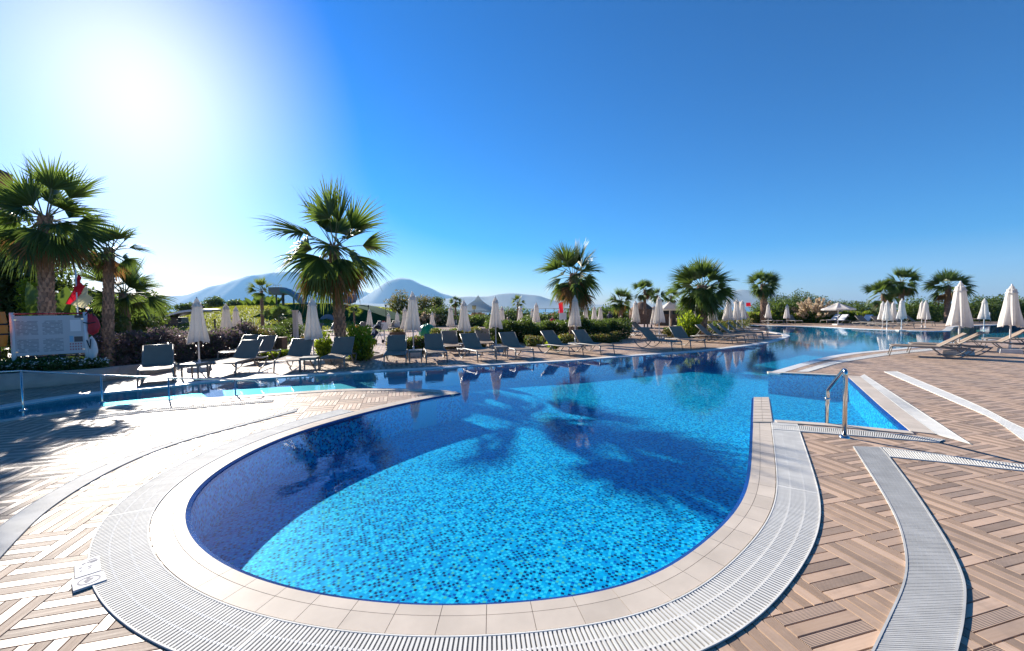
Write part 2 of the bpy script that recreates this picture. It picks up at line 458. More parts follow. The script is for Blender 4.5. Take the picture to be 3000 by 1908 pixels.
def normals(P):
    N = []
    for i in range(len(P)):
        t = (P[min(i + 1, len(P) - 1)] - P[max(i - 1, 0)])
        t = t.normalized() if t.length > 1e-9 else Vector((1, 0))
        N.append(Vector((-t.y, t.x)))           # left-hand side of travel
    return N

def offset(P, d):
    return [p + n * d for p, n in zip(P, normals(P))]

# sections follow each other around the water; travelling along them the land is on the left
S1 = relax(resample(catmull([(4.617, 7.792), (3.269, 5.532), (2.492, 4.246), (2.141, 3.719), (1.847, 3.375), (1.595, 3.131), (1.374, 2.942), (1.163, 2.774), (1.002, 2.64), (0.845, 2.548), (0.579, 2.455), (0.336, 2.403), (0.102, 2.375), (-0.147, 2.354), (-0.406, 2.345), (-0.693, 2.364), (-1.056, 2.418), (-1.44, 2.519), (-1.755, 2.633), (-2.165, 2.848), (-2.442, 3.045), (-2.719, 3.301), (-2.879, 3.49), (-3.075, 3.782), (-3.221, 4.124), (-3.314, 4.559), (-3.325, 5.08), (-3.208, 5.744), (-2.809, 6.634), (-2.141, 7.611), (-1.545, 8.27), (-1.113, 8.584)]), 0.08), 30)
S2 = relax(resample(catmull([(-1.113, 8.584), (-1.349, 8.816), (-1.669, 8.949), (-2.569, 9.161), (-3.861, 9.164), (-4.911, 8.848), (-5.586, 8.604), (-6.565, 8.296), (-7.386, 7.917), (-7.947, 7.561), (-8.465, 7.095), (-8.587, 6.792), (-9.0, 5.8), (-9.4, 4.4)]), 0.1), 12)
S3 = relax(resample(catmull([(-10.9, 4.4), (-10.4, 6.2), (-9.655, 7.647), (-9.724, 8.1), (-9.672, 8.635), (-9.315, 9.002), (-8.783, 9.432), (-8.235, 9.731), (-7.933, 10.355), (-6.764, 10.838), (-4.859, 11.563), (-4.014, 11.815), (-2.187, 12.35), (-1.016, 12.851), (0.563, 13.28), (2.315, 13.918), (4.56, 15.021), (7.301, 16.167), (9.756, 17.76), (10.959, 18.619), (12.992, 20.291), (14.942, 22.376), (16.418, 24.136)]), 0.15), 20)
S3b = relax(resample(catmull([(16.418, 24.136), (17.139, 25.671), (18.025, 28.689), (19.424, 33.027), (21.062, 36.593)]), 0.2), 3)
S4 = relax(resample(catmull([(21.062, 36.593), (22.497, 38.529), (23.412, 36.639), (24.602, 35.532), (25.447, 33.891), (25.692, 30.791), (26.51, 28.062), (27.899, 26.423), (30.65, 28.47), (34.587, 31.885), (37.414, 33.044), (42.878, 34.262), (49, 35.5)]), 0.3), 3)
S5 = relax(resample(catmull([(49, 27), (25.933, 20.702), (22.399, 19.662), (17.272, 17.229), (14.326, 15.847), (12.19, 14.855), (10.149, 13.508), (6.76, 10.767)]), 0.15), 6)
S6a = resample([(6.76, 10.767), (7.348, 10.548), (8.287, 10.096)], 0.15)
S6 = resample([(8.287, 10.096), (6.296, 6.939), (5.459, 5.568)], 0.15)
S7 = resample([(5.459, 5.568), (4.652, 5.989), (3.965, 6.225)], 0.1)
S8 = resample([(3.965, 6.225), (4.895, 7.776)], 0.1)
S9 = resample([(4.895, 7.776), (4.617, 7.792)], 0.1)
LOOP = []
for s_ in (S1, S2, S3, S3b, S4, S5, S6a, S6, S7, S8, S9):
    for p in s_:
        if not LOOP or (p - LOOP[-1]).length > 0.02: LOOP.append(p.copy())
if (LOOP[0] - LOOP[-1]).length < 0.02: LOOP.pop()
LA = np.array([(p.x, p.y) for p in LOOP]); LB = np.roll(LA, -1, axis=0)

def pool_dist(x, y):
    """signed distance to the water's edge, negative inside"""
    p = np.array((x, y)); ab = LB - LA
    t = np.clip(((p - LA) * ab).sum(1) / np.maximum(1e-9, (ab * ab).sum(1)), 0, 1)
    d = np.sqrt((((LA + ab * t[:, None]) - p) ** 2).sum(1).min())
    c = ((LA[:, 1] > y) != (LB[:, 1] > y))
    xi = LA[:, 0] + (y - LA[:, 1]) / np.where(c, LB[:, 1] - LA[:, 1], 1) * (LB[:, 0] - LA[:, 0])
    return -d if int((c & (x < xi)).sum()) % 2 else d

def flat_poly(name, loops, z, mat, flip=False):
    V = [[Vector((p[0], p[1], 0)) for p in L] for L in loops]
    tris = tessellate_polygon(V)
    flat = [v for L in V for v in L]
    m = bpy.data.meshes.new(name)
    fs = []
    for a, b, c in tris:
        n = (flat[b] - flat[a]).cross(flat[c] - flat[a]).z
        if abs(n) < 1e-10: continue
        fs.append((a, b, c) if n > 0 else (a, c, b))
    m.from_pydata([(v.x, v.y, z) for v in flat], [], fs)
    m.materials.append(mat); m.update()
    o = bpy.data.objects.new(name, m)
    return link(o)

# ================================================================ GROUND, SEA, MOUNTAINS
tag(flat_poly('ground', [[(-400, -60), (400, -60), (400, 150), (-400, 150)], [(-39, -5), (74, -5), (74, 49), (-39, 49)]], -0.06, MAT_LAND), kind='structure')
g = MB(); g.poly([(-14000, 150.5, -0.9), (14000, 150.5, -0.9), (14000, 16000, -0.9), (-14000, 16000, -0.9)])
k = NT('sea_water'); k.p.inputs['Base Color'].default_value = (0.01, 0.06, 0.12, 1); k.p.inputs['Roughness'].default_value = 0.15
k.bump(k.noise(k.obj(), 0.4, 4), 0.5, 0.3)
tag(g.build('sea', k.mat), kind='structure')

MAT_MOUNT = M('mountain_rock', (0.26, 0.29, 0.29), 0.95, 0.08, 0.004)
def mountain(name, ridge, y0, depth, seed, rows=14):
    """ridge: skyline points (x, z) at distance y0; slopes fall away in front and behind"""
    rnd = random.Random(seed)
    xs = np.linspace(ridge[0][0], ridge[-1][0], 160)
    zs = np.interp(xs, [r[0] for r in ridge], [r[1] for r in ridge])
    ker = np.array([1, 2, 3, 4, 3, 2, 1]) / 16.0
    zs = np.convolve(np.pad(zs, 3, mode='edge'), ker, 'valid')
    ph = [rnd.uniform(0, 6) for _ in range(8)]
    mb = MB(); R_ = []
    for i in range(rows + 1):
        t = i / rows                     # 0 foot in front, 0.7 ridge, 1 behind
        row = []
        for x, z in zip(xs, zs):
            h = max(0.0, z) * (t / 0.7 if t < 0.7 else (1 - t) / 0.3) ** 1.1 - 2
            sp = 0.02 * h * (math.sin(x / y0 * 60 + ph[0] + 3 * t) + .6 * math.sin(x / y0 * 130 + ph[1] - 5 * t)) if 0 < t < .69 else 0
            row.append((x, y0 + (t - 0.7) * depth, h + sp - 1.0))
        R_.append(row)
    mb.grid(R_)
    return tag(mb.build(name, MAT_MOUNT, smooth=True), kind='structure')
RANGE_A = [(-8753.978, 9000.0, 213.862), (-8006.767, 9000.0, 339.288), (-7614.773, 9000.0, 401.722), (-6999.353, 9000.0, 446.471), (-6474.715, 9000.0, 656.304), (-6248.853, 9000.0, 698.24), (-5810.351, 9000.0, 834.296), (-5373.961, 9000.0, 925.633), (-4940.179, 9000.0, 950.078), (-4537.998, 9000.0, 922.896), (-4020.302, 9000.0, 760.437), (-3428.965, 9000.0, 529.774), (-2969.249, 9000.0, 374.95), (-2389.65, 9000.0, 196.033), (-1793.713, 9000.0, 39.112)]
RANGE_B = [(-3458.825, 8000.0, 57.721), (-2920.357, 8000.0, 270.525), (-2636.662, 8000.0, 439.579), (-2440.242, 8000.0, 589.553), (-2265.719, 8000.0, 666.835), (-2152.26, 8000.0, 691.91), (-1960.486, 8000.0, 656.505), (-1770.171, 8000.0, 548.29), (-1572.478, 8000.0, 466.385), (-1388.301, 8000.0, 364.681), (-1136.946, 8000.0, 288.617), (-527.368, 8000.0, 121.724), (3.906, 8000.0, 8.793)]
RANGE_C = [(-2154.237, 4800.0, 68.23), (-1713.874, 4800.0, 102.752), (-1183.169, 4800.0, 80.321), (-946.824, 4800.0, 113.333), (-714.454, 4800.0, 154.344), (-542.489, 4800.0, 172.167), (-275.093, 4800.0, 168.907), (-134.977, 4800.0, 199.058), (4.826, 4800.0, 209.297), (156.269, 4800.0, 191.526), (315.739, 4800.0, 173.653), (478.882, 4800.0, 111.891), (802.095, 4800.0, 64.076), (1161.608, 4800.0, 43.728), (1521.244, 4800.0, 3.409)]
RANGE_D = [(841.164, 3600.0, 9.648), (1200.862, 3600.0, 38.19), (1530.284, 3600.0, 88.011), (1799.519, 3600.0, 132.536), (1913.136, 3600.0, 149.066), (2017.734, 3600.0, 165.7), (2149.626, 3600.0, 146.184), (2326.645, 3600.0, 114.163), (2416.74, 3600.0, 95.137), (2716.81, 3600.0, 61.581), (2837.344, 3600.0, 24.208), (2999.843, 3600.0, -7.715)]
RANGE_E = [(4199.128, 3600.0, -7.377), (4377.3, 3600.0, 41.329), (4481.574, 3600.0, 58.002), (4735.66, 3600.0, 72.842), (5097.39, 3600.0, 20.579)]
for nm, rr, yy, dp, sd in (('mountain_range', RANGE_A, 9000, 1800, 1), ('mountain_peak', RANGE_B, 8000, 1500, 2), ('coastal_hills', RANGE_C, 4800, 1000, 3), ('headland', RANGE_D, 3600, 800, 4), ('headland', RANGE_E, 3600, 800, 5)):
    mountain(nm, [(p[0], p[2]) for p in rr], yy, dp, sd)

# ================================================================ DECK AND POOL SHELL
deck = flat_poly('deck', [[(-40, -6), (75, -6), (75, 50), (-40, 50)], LOOP], -0.012, MAT_DECK)
tag(deck, kind='structure')
WATER_Z, FLOOR_Z = -0.018, -0.56
fl = flat_poly('pool_floor', [LOOP], FLOOR_Z, MAT_MOSAIC); tag(fl, kind='structure')
mb = MB(); acc = 0.0
for i, p in enumerate(LOOP):
    q = LOOP[(i + 1) % len(LOOP)]; ln = (q - p).length
    shallow = p.x < -1.6 and p.y > (p.x + 3.0) * -.55 + 8.4 if p.x > -6 else p.x < -6
    mb.poly([(p.x, p.y, FLOOR_Z), (q.x, q.y, FLOOR_Z), (q.x, q.y, -0.012), (p.x, p.y, -0.012)], [(acc, FLOOR_Z), (acc + ln, FLOOR_Z), (acc + ln, 0), (acc, 0)], 1 if shallow else 0)
    acc += ln
MAT_PALE = M('pale_mosaic', (0.24, 0.46, 0.52), 0.5, 0.12, 30.0)  # channel floor and walls; paleness partly stands in for sky mirrored there
pw = mb.build('pool_wall', [MAT_MOSAIC_W, MAT_PALE]); tag(pw, kind='structure')
# the narrow channel is a shallow entry ramp with paler mosaic, its paleness partly painted-in sky reflection
k_ = [p for p in S2 if p.x < -1.6]; f_ = [p for p in S3 if p.x < -2.6]
ramp_l = [p for p in k_] + [p for p in f_]
mb = MB(); nr_ = 40; ra, rb = resample(k_, 8.0 / nr_), resample(f_[::-1], 8.0 / nr_)
def smp(Q, t):
    f = t * (len(Q) - 1); i = min(len(Q) - 2, int(f)); return Q[i].lerp(Q[i + 1], f - i)
mb.grid([[(*smp(ra, i / nr_), -.24 + .12 * i / nr_), (*smp(rb, i / nr_), -.24 + .12 * i / nr_)] for i in range(nr_ + 1)])
a_, b_ = smp(ra, 0), smp(rb, 0); mb.poly([(a_.x, a_.y, -.24), (b_.x, b_.y, -.24), (b_.x, b_.y, FLOOR_Z), (a_.x, a_.y, FLOOR_Z)])
rp = mb.build('entry_ramp', MAT_PALE); tag(rp, kind='structure')
wt = flat_poly('pool_water', [LOOP], WATER_Z, MAT_WATER); tag(wt, kind='structure')
wt.data.polygons.foreach_set('use_smooth', np.ones(len(wt.data.polygons), dtype=bool))

# --- strips of the deck tiles
def strip_mesh(L, W, u0=0.0, name='plank', mats=None):
    """a plank with a small chamfer; local x along it"""
    mb = MB(); z = 0.0; c = 0.0025; b = 0.010
    hx, hy = L / 2, W / 2
    top = [(-hx + c, -hy + c, z), (hx - c, -hy + c, z), (hx - c, hy - c, z), (-hx + c, hy - c, z)]
    bot = [(-hx, -hy, z - b), (hx, -hy, z - b), (hx, hy, z - b), (-hx, hy, z - b)]
    mb.poly(top, [(u0 + p[0], u0 * 3 + p[1]) for p in top])
    for i in range(4):
        j = (i + 1) % 4
        q = [bot[i], bot[j], top[j], top[i]]
        mb.poly(q, [(u0 + p[0], u0 * 3 + p[1]) for p in q])
    return mb
cd, sd_ = math.cos(DECK_RZ), math.sin(DECK_RZ)
def d2w(u, v): return (DECK_O[0] + u * cd - v * sd_, DECK_O[1] + u * sd_ + v * cd)
SW = TILE / NSTRIP; GAP = 0.004
planks = []
rnd = random.Random(11)
for iu in range(-46, 60):
    for iv in range(-40, 46):
        cx, cy = d2w((iu + .5) * TILE, (iv + .5) * TILE)
        if cy < 1.0 or cy > 17 or abs(cx) > 1.34 * cy + 0.9 or cx > 24 or cx < -12.5: continue
        dd = pool_dist(cx, cy)
        if dd < -0.5: continue
        par = (iu + iv) % 2
        for s in range(NSTRIP):
            o_ = (s + .5) * SW
            if par: u, v, rz = (iu * TILE + o_), ((iv + .5) * TILE), DECK_RZ + PI / 2
            else: u, v, rz = ((iu + .5) * TILE), (iv * TILE + o_), DECK_RZ
            x, y = d2w(u, v); a0, a1 = -TILE / 2, TILE / 2
            if dd < 0.62:
                dx, dy = math.cos(rz), math.sin(rz); nx, ny = -dy * SW / 2, dx * SW / 2
                ok = []
                for q in range(15):
                    a = -TILE / 2 + TILE * q / 14
                    ok.append(min(pool_dist(x + dx * a + nx * e, y + dy * a + ny * e) for e in (-1, 1)) > 0.06)
                best = (0, 0); st = None
                for q in range(16):
                    if q < 15 and ok[q]:
                        if st is None: st = q
                    elif st is not None:
                        if q - 1 - st > best[1] - best[0]: best = (st, q - 1)
                        st = None
                if best[1] <= best[0]: continue
                a0, a1 = -TILE / 2 + TILE * best[0] / 14, -TILE / 2 + TILE * best[1] / 14
            kind = 0 if s % 2 == 0 else (2 if par else 1)
            planks.append((x, y, rz, a0, a1, kind))
PM = (MAT_PLANK, MAT_RIB, MAT_RIB2)
def in_view(p): return abs(p[0]) < 1.22 * p[1] and p[1] > 1.75
order = sorted(range(len(planks)), key=lambda i: (not in_view(planks[i]), math.hypot(planks[i][0], planks[i][1])))
near = set(order[:300])
full = [[strip_mesh(TILE - GAP, SW - GAP, 0.37 * k + 3 * j).mesh('plank', PM[j]) for k in range(7)] for j in range(3)]
BV, BF, BUV, BM = [], [], [], []
big = [MB(), MB(), MB()]
for i, (x, y, rz, a0, a1, kd) in enumerate(planks):
    whole = (a1 - a0) > TILE - 1e-6
    if i in near:
        me = full[kd][rnd.randrange(7)] if whole else strip_mesh(a1 - a0 - GAP, SW - GAP, rnd.random() * 5).mesh('plank', PM[kd])
        o = bpy.data.objects.new('plank', me)
        mid = (a0 + a1) / 2
        o.location = (x + math.cos(rz) * mid, y + math.sin(rz) * mid, rnd.uniform(-.0006, .0006))
        o.rotation_euler = (rnd.uniform(-.003, .003), 0, rz)
        link(o, deck)
    else:
        t = strip_mesh(a1 - a0 - GAP, SW - GAP, rnd.random() * 9)
        mid = (a0 + a1) / 2; c_, s_ = math.cos(rz), math.sin(rz)
        B = big[kd]; n0 = len(B.v)
        B.v += [(x + (p[0] + mid) * c_ - p[1] * s_, y + (p[0] + mid) * s_ + p[1] * c_, p[2]) for p in t.v]
        B.f += [tuple(n0 + q for q in f) for f in t.f]; B.uv += t.uv; B.m += [kd] * len(t.f)
allb = MB()
for B in big:
    n0 = len(allb.v); allb.v += B.v; allb.f += [tuple(n0 + q for q in f) for f in B.f]; allb.uv += B.uv; allb.m += B.m
tag(allb.build('far_planks', list(PM), deck), kind='stuff')

# --- rings of tiles and grates along the water
def ring_pieces(P, d0, d1, step, gap, z0, z1, z1o=None, s0=0.0, s1=None):
    """closed pieces between two offsets of the edge, each `step` long; yields vertex lists as MB"""
    P = resample(P, 0.02); N = relax(normals(P), 4)
    L = len(P) - 1; per = max(1, round(step / 0.02)); out = []
    z1o = z1 if z1o is None else z1o
    i = int(s0 / 0.02)
    end = L if s1 is None else min(L, int(s1 / 0.02))
    while i < end:
        j = min(end, i + per)
        if j - i < 3: break
        cuts = np.linspace(i, j, max(2, int((j - i) / 4) + 1)); mb = MB(); rows = []
        for q, c in enumerate(cuts):
            f = min(L - 1, int(c)); t = c - f
            p = P[f].lerp(P[f + 1], t); n = N[f].lerp(N[f + 1], t).normalized()
            tg = Vector((n.y, -n.x))
            sh = tg * (gap / 2 if q == 0 else (-gap / 2 if q == len(cuts) - 1 else 0))
            a = p + n * (d0 + gap / 2) + sh; b = p + n * (d1 - gap / 2) + sh
            rows.append([(a.x, a.y, z0), (a.x, a.y, z1), (b.x, b.y, z1o), (b.x, b.y, z0)])
        mb.grid(rows)
        mb.poly(rows[0][::-1]); mb.poly(rows[-1])
        out.append(mb); i = j
    return out

def ring_sheet(P, d0, d1, z, name, mat, parent, s0=0.0, s1=None, wmul=None):
    P = resample(P, 0.05); N = relax(normals(P), 3)
    a = int(s0 / .05); b = len(P) if s1 is None else min(len(P), int(s1 / .05) + 1)
    mb = MB(); mb.grid([[(*(P[i] + N[i] * d0), z), (*(P[i] + N[i] * d1), z)] for i in range(a, b)])
    return mb.build(name, mat, parent)

coping = empty('pool_coping'); tag(coping, kind='structure')
ring_sheet(S1, -0.004, 0.225, -0.003, 'grout_bed', MAT_GROUT, coping)
for row, (d0, d1, st) in enumerate(((0.0, 0.085, 0.26), (0.085, 0.225, 0.26))):
    for mbp in ring_pieces(S1, d0, d1, st, 0.0035, -0.05, 0.005):
        mbp.build('coping_tile', MAT_COPING, coping)
for mbp in ring_pieces(S1, -0.034, 0.001, 0.26, 0.002, -0.06, -0.010, 0.002):
    mbp.build('blue_edge_tile', MAT_EDGE, coping)
def joined(pieces, name, mat, parent, kind='stuff'):
    J = MB()
    for p in pieces:
        n0 = len(J.v); J.v += p.v; J.f += [tuple(n0 + q for q in f) for f in p.f]; J.uv += p.uv; J.m += p.m
    o = J.build(name, mat, parent)
    if kind: o['kind'] = kind
    return o
# the other banks: same stone, seen too far off to pick tiles apart
for nm, S, w, zt, mt in (('channel_coping', S2, 0.24, 0.009, MAT_COPING), ('lounger_bank_coping', S3, 0.30, 0.006, MAT_COPING_W), ('inlet_coping', S3b, 0.35, 0.010, MAT_COPING_W), ('far_bank_coping', S4, 0.40, 0.006, MAT_COPING_W)):
    joined(ring_pieces(S, 0.0, w, 0.33 if S is not S4 else 0.6, 0.004, -0.05, zt), nm, mt, coping)
for mbp in ring_pieces(S5, 0.0, 0.26, 0.33, 0.004, -0.05, 0.006): mbp.build('coping_tile', MAT_COPING_W, coping)
for mbp in ring_pieces(S6a, 0.0, 0.16, 0.33, 0.004, -0.05, 0.0095): mbp.build('coping_tile', MAT_COPING, coping)
for mbp in ring_pieces(S6, 0.0, 0.25, 0.33, 0.004, -0.05, 0.0125): mbp.build('coping_tile', MAT_COPING, coping)
for mbp in ring_pieces(S6, -0.05, 0.001, 0.33, 0.002, -0.06, -0.02, 0.004): mbp.build('blue_edge_tile', MAT_EDGE, coping)
for mbp in ring_pieces(S7, 0.0, 0.14, 0.33, 0.004, -0.05, 0.0155): mbp.build('coping_tile', MAT_COPING, coping)
# the wall that runs out into the pool beside the steps
fa, fb, fc, fd = Vector((4.617, 7.792)), Vector((4.895, 7.776)), Vector((3.886, 6.077)), Vector((3.602, 6.09))
mb = MB(); mb.prism([fa, fb, fc, fd][::-1], -0.56, -0.010)
tag(mb.build('spur_wall', MAT_MOSAIC_W), kind='structure')
for r_ in range(2):
    for q in range(9):
        t0, t1 = q / 9 + .006, (q + 1) / 9 - .006
        l0, l1 = fa.lerp(fd, t0), fb.lerp(fc, t0); m0, m1 = fa.lerp(fd, t1), fb.lerp(fc, t1)
        u0, u1 = (0.0, .49) if r_ == 0 else (.51, 1.0)
        mb = MB(); mb.prism([l0.lerp(l1, u0), m0.lerp(m1, u0), m0.lerp(m1, u1), l0.lerp(l1, u1)], -0.05, 0.0185)
        mb.build('coping_tile', MAT_COPING, coping)
mb = MB()
for a, b in ((fa, fd), (fc, fb), (fb, fa)):
    n = Vector((-(b - a).y, (b - a).x)).normalized() * -0.03
    if (a + b).lerp(fa + fb + fc + fd, 0).length and ((a + b) / 2 + n - (fa + fb + fc + fd) / 4).length < ((a + b) / 2 - (fa + fb + fc + fd) / 4).length: n = -n
    mb.poly([(a.x, a.y, .008), (b.x, b.y, .008), (b.x + n.x, b.y + n.y, -.03), (a.x + n.x, a.y + n.y, -.03)])
    mb.poly([(a.x + n.x, a.y + n.y, -.03), (b.x + n.x, b.y + n.y, -.03), (b.x + n.x, b.y + n.y, -.2), (a.x + n.x, a.y + n.y, -.2)])
mb.build('spur_blue_edge', MAT_EDGE, coping)

# --- overflow grate round the near end: one slat after another
def grate(name, label, P, d0, d1, pitch, slat, mat, dark, s0=0.0, s1=None, max_obj=0, bars=2, ztop=0.009):
    root = empty(name); tag(root, label, 'drain grate')
    ring_sheet(P, d0 - .004, d1 + .004, 0.0022, 'channel', dark, root, s0, s1)
    Pr = resample(P, pitch); N = relax(normals(Pr), 5)
    a = int(s0 / pitch); b = len(Pr) if s1 is None else min(len(Pr), int(s1 / pitch))
    idx = sorted(range(a, b), key=lambda i: Pr[i].length)
    objs = set(idx[:max_obj]); J = MB(); me = None; w = d1 - d0
    for i in range(a, b):
        c = Pr[i] + N[i] * (d0 + w / 2); rz = math.atan2(N[i].y, N[i].x)
        if i in objs:
            if me is None:
                t = MB(); t.box((0, 0, ztop - .0035), (w - .012, slat, .007)); me = t.mesh('grate_slat', mat)
            o = bpy.data.objects.new('grate_slat', me); o.location = (c.x, c.y, 0); o.rotation_euler = (0, 0, rz); link(o, root)
        else:
            J.box((c.x, c.y, ztop - .0035), (w - .012, slat, .007), rz)
    if J.v: tag(J.build('far_slats', mat, root), kind='stuff')
    for i in range(a + 20, b, 92):                      # the grate comes in sections: a solid joint between two of them
        c = Pr[i] + N[i] * (d0 + w / 2)
        t = MB(); t.box((c.x, c.y, ztop - .0028), (w - .012, .022, .0075), math.atan2(N[i].y, N[i].x)); t.build('section_joint', mat, root)
    for k in range(bars):
        e = d0 + w * (k + 1) / (bars + 1)
        joined(ring_pieces(P, e - .006, e + .006, 0.6, 0.0, .0025, ztop - .002, None, s0, s1), 'cross_bar', mat, root, None)
    for e in (d0, d1 - .010):
        joined(ring_pieces(P, e, e + .010, 0.8, 0.001, .0005, ztop + .002, None, s0, s1), 'edge_strip', mat, root, None)
    return root
S1L = sum((b - a).length for a, b in zip(S1[:-1], S1[1:]))
grate('pool_grate', 'white slatted overflow grate curving around the near end of the pool', S1, 0.232, 0.565, 0.0235, 0.0150, MAT_GRATE, MAT_DARK, 1.75, S1L - 2.2, 300, 2)
gl = S1L
# second drain on the brown deck to the right
DR_L = [(4.196, 4.998), (3.834, 4.411), (3.385, 3.686), (3.034, 3.169), (2.687, 2.751), (2.432, 2.503), (2.189, 2.307), (1.802, 2.006), (1.626, 1.869)]
DR_R = [(4.505, 4.962), (4.344, 4.686), (3.798, 3.839), (3.314, 3.132), (3.065, 2.79), (2.852, 2.531), (2.711, 2.394), (2.436, 2.159), (2.231, 2.0), (2.036, 1.846)]
def band_grate(name, label, A_, B_, pitch, slat, mat, dark, bars=2, zt=0.009):
    A_ = resample(relax(resample(catmull(A_, .05), .05), 6), .02); B_ = resample(relax(resample(catmull(B_, .05), .05), 6), .02)
    n = max(2, int(min(sum((q - p).length for p, q in zip(L_[:-1], L_[1:])) for L_ in (A_, B_)) * .97 / pitch))
    def samp(Q, t):
        f = t * (len(Q) - 1); i = min(len(Q) - 2, int(f)); return Q[i].lerp(Q[i + 1], f - i)
    root = empty(name); tag(root, label, 'drain grate')
    mb = MB(); mb.grid([[(*samp(A_, i / 80), .0022), (*samp(B_, i / 80), .0022)] for i in range(81)]); mb.build('channel', dark, root)
    J = MB()
    for i in range(n):
        p, q = samp(A_, i / n), samp(B_, i / n); c = (p + q) / 2; d = q - p
        J.box((c.x, c.y, zt - .0035 + (i * 7 % 11) * .00008), (d.length - .012, slat, .007), math.atan2(d.y, d.x))
    tag(J.build('slats', mat, root), kind='stuff')
    for k in range(bars + 2):
        w = .005 if 0 < k <= bars else .008
        t = MB(); e = k / (bars + 1); rows = []
        for i in range(101):
            p, q = samp(A_, i / 100), samp(B_, i / 100); d = (q - p).normalized(); c = p.lerp(q, e)
            c = c + d * (w if k == 0 else (-w if k == bars + 1 else 0))
            a, b = c - d * w, c + d * w; z = zt - .001 if 0 < k <= bars else zt + .003
            rows.append([(*a, .0005), (*a, z), (*b, z), (*b, .0005)])
        t.grid(rows); t.build('edge_strip' if k in (0, bars + 1) else 'cross_bar', mat, root)
    return root
band_grate('deck_drain', 'wide white mesh drain sweeping down the brown deck beyond the handrail', DR_L, DR_R, 0.019, 0.010, MAT_GRATE_G, MAT_DARK, 8)
band_grate('deck_drain', 'narrow ribbed drain arm running off sideways below the steel handrail', [(4.505, 4.962), (4.959, 4.676), (5.509, 4.357), (5.916, 4.124)], [(4.316, 4.643), (4.786, 4.44), (5.307, 4.196), (5.755, 4.01)], 0.022, 0.012, MAT_GRATE, MAT_DARK, 0)
band_grate('deck_drain', 'slanted ribbed drain between the pool steps and the handrail foot', [(3.814, 5.971), (4.484, 5.77), (5.257, 5.393), (5.536, 5.184)], [(3.675, 5.738), (4.265, 5.523), (5.055, 5.23), (5.366, 5.097)], 0.022, 0.012, MAT_GRATE, MAT_DARK, 0, 0.013)
E6 = resample([(8.287, 10.096), (6.296, 6.939), (5.459, 5.568), (5.215, 5.169)], 0.1)
band_grate('deck_drain', 'pale straight drain along the diagonal edge of the step pool', [p for p in offset(resample([(8.287, 10.096), (6.296, 6.939), (5.459, 5.568)], .1), .255)], [p for p in (Vector((8.864, 10.265)), Vector((6.642, 6.596)), Vector((5.98, 5.515)), Vector((5.694, 5.032)))], 0.018, 0.012, MAT_GRATE, MAT_DARK2, 1)
band_grate('deck_drain', 'pale drain crossing the brown deck parallel to the step pool', [(9.712, 10.649), (7.973, 7.428), (7.301, 6.209), (6.48, 5.134), (5.912, 4.383)], [(10.079, 10.678), (8.151, 7.252), (7.314, 5.962), (6.909, 5.299), (6.503, 4.678)], 0.018, 0.012, MAT_GRATE, MAT_DARK2, 1)
band_grate('deck_drain', 'pale drain following the pool edge below the nearest pair of loungers', [(7.539, 10.823), (9.78, 12.579), (11.786, 13.824), (13.711, 14.915), (16.444, 16.13)], [(7.856, 10.798), (9.973, 12.4), (11.868, 13.522), (13.865, 14.551), (16.664, 15.826)], 0.03, 0.02, MAT_GRATE, MAT_DARK2, 0)
# grey drain sweeping across the left deck
band_grate('deck_drain', 'grey curved drain sweeping across the sunlit pale deck', [(-3.551, 2.649), (-3.707, 2.883), (-3.903, 3.161), (-4.145, 3.544), (-4.348, 4.005), (-4.503, 4.557), (-4.552, 5.111), (-4.47, 5.624), (-4.154, 6.373), (-3.807, 7.154)], [(-4.136, 3.1), (-4.26, 3.326), (-4.505, 3.812), (-4.726, 4.564), (-4.678, 5.255), (-4.461, 5.973), (-4.079, 6.799), (-3.901, 7.357)], 0.019, 0.011, MAT_GRATE_G, MAT_DARK, 4)
band_grate('deck_drain', 'thin dotted drain line beside the narrow channel', [(-7.059, 6.723), (-6.605, 7.123), (-5.71, 7.526), (-4.69, 7.948)], [(-7.227, 6.924), (-6.741, 7.298), (-5.823, 7.694), (-4.767, 8.103)], 0.03, 0.017, MAT_GRATE_G, MAT_DARK, 0)

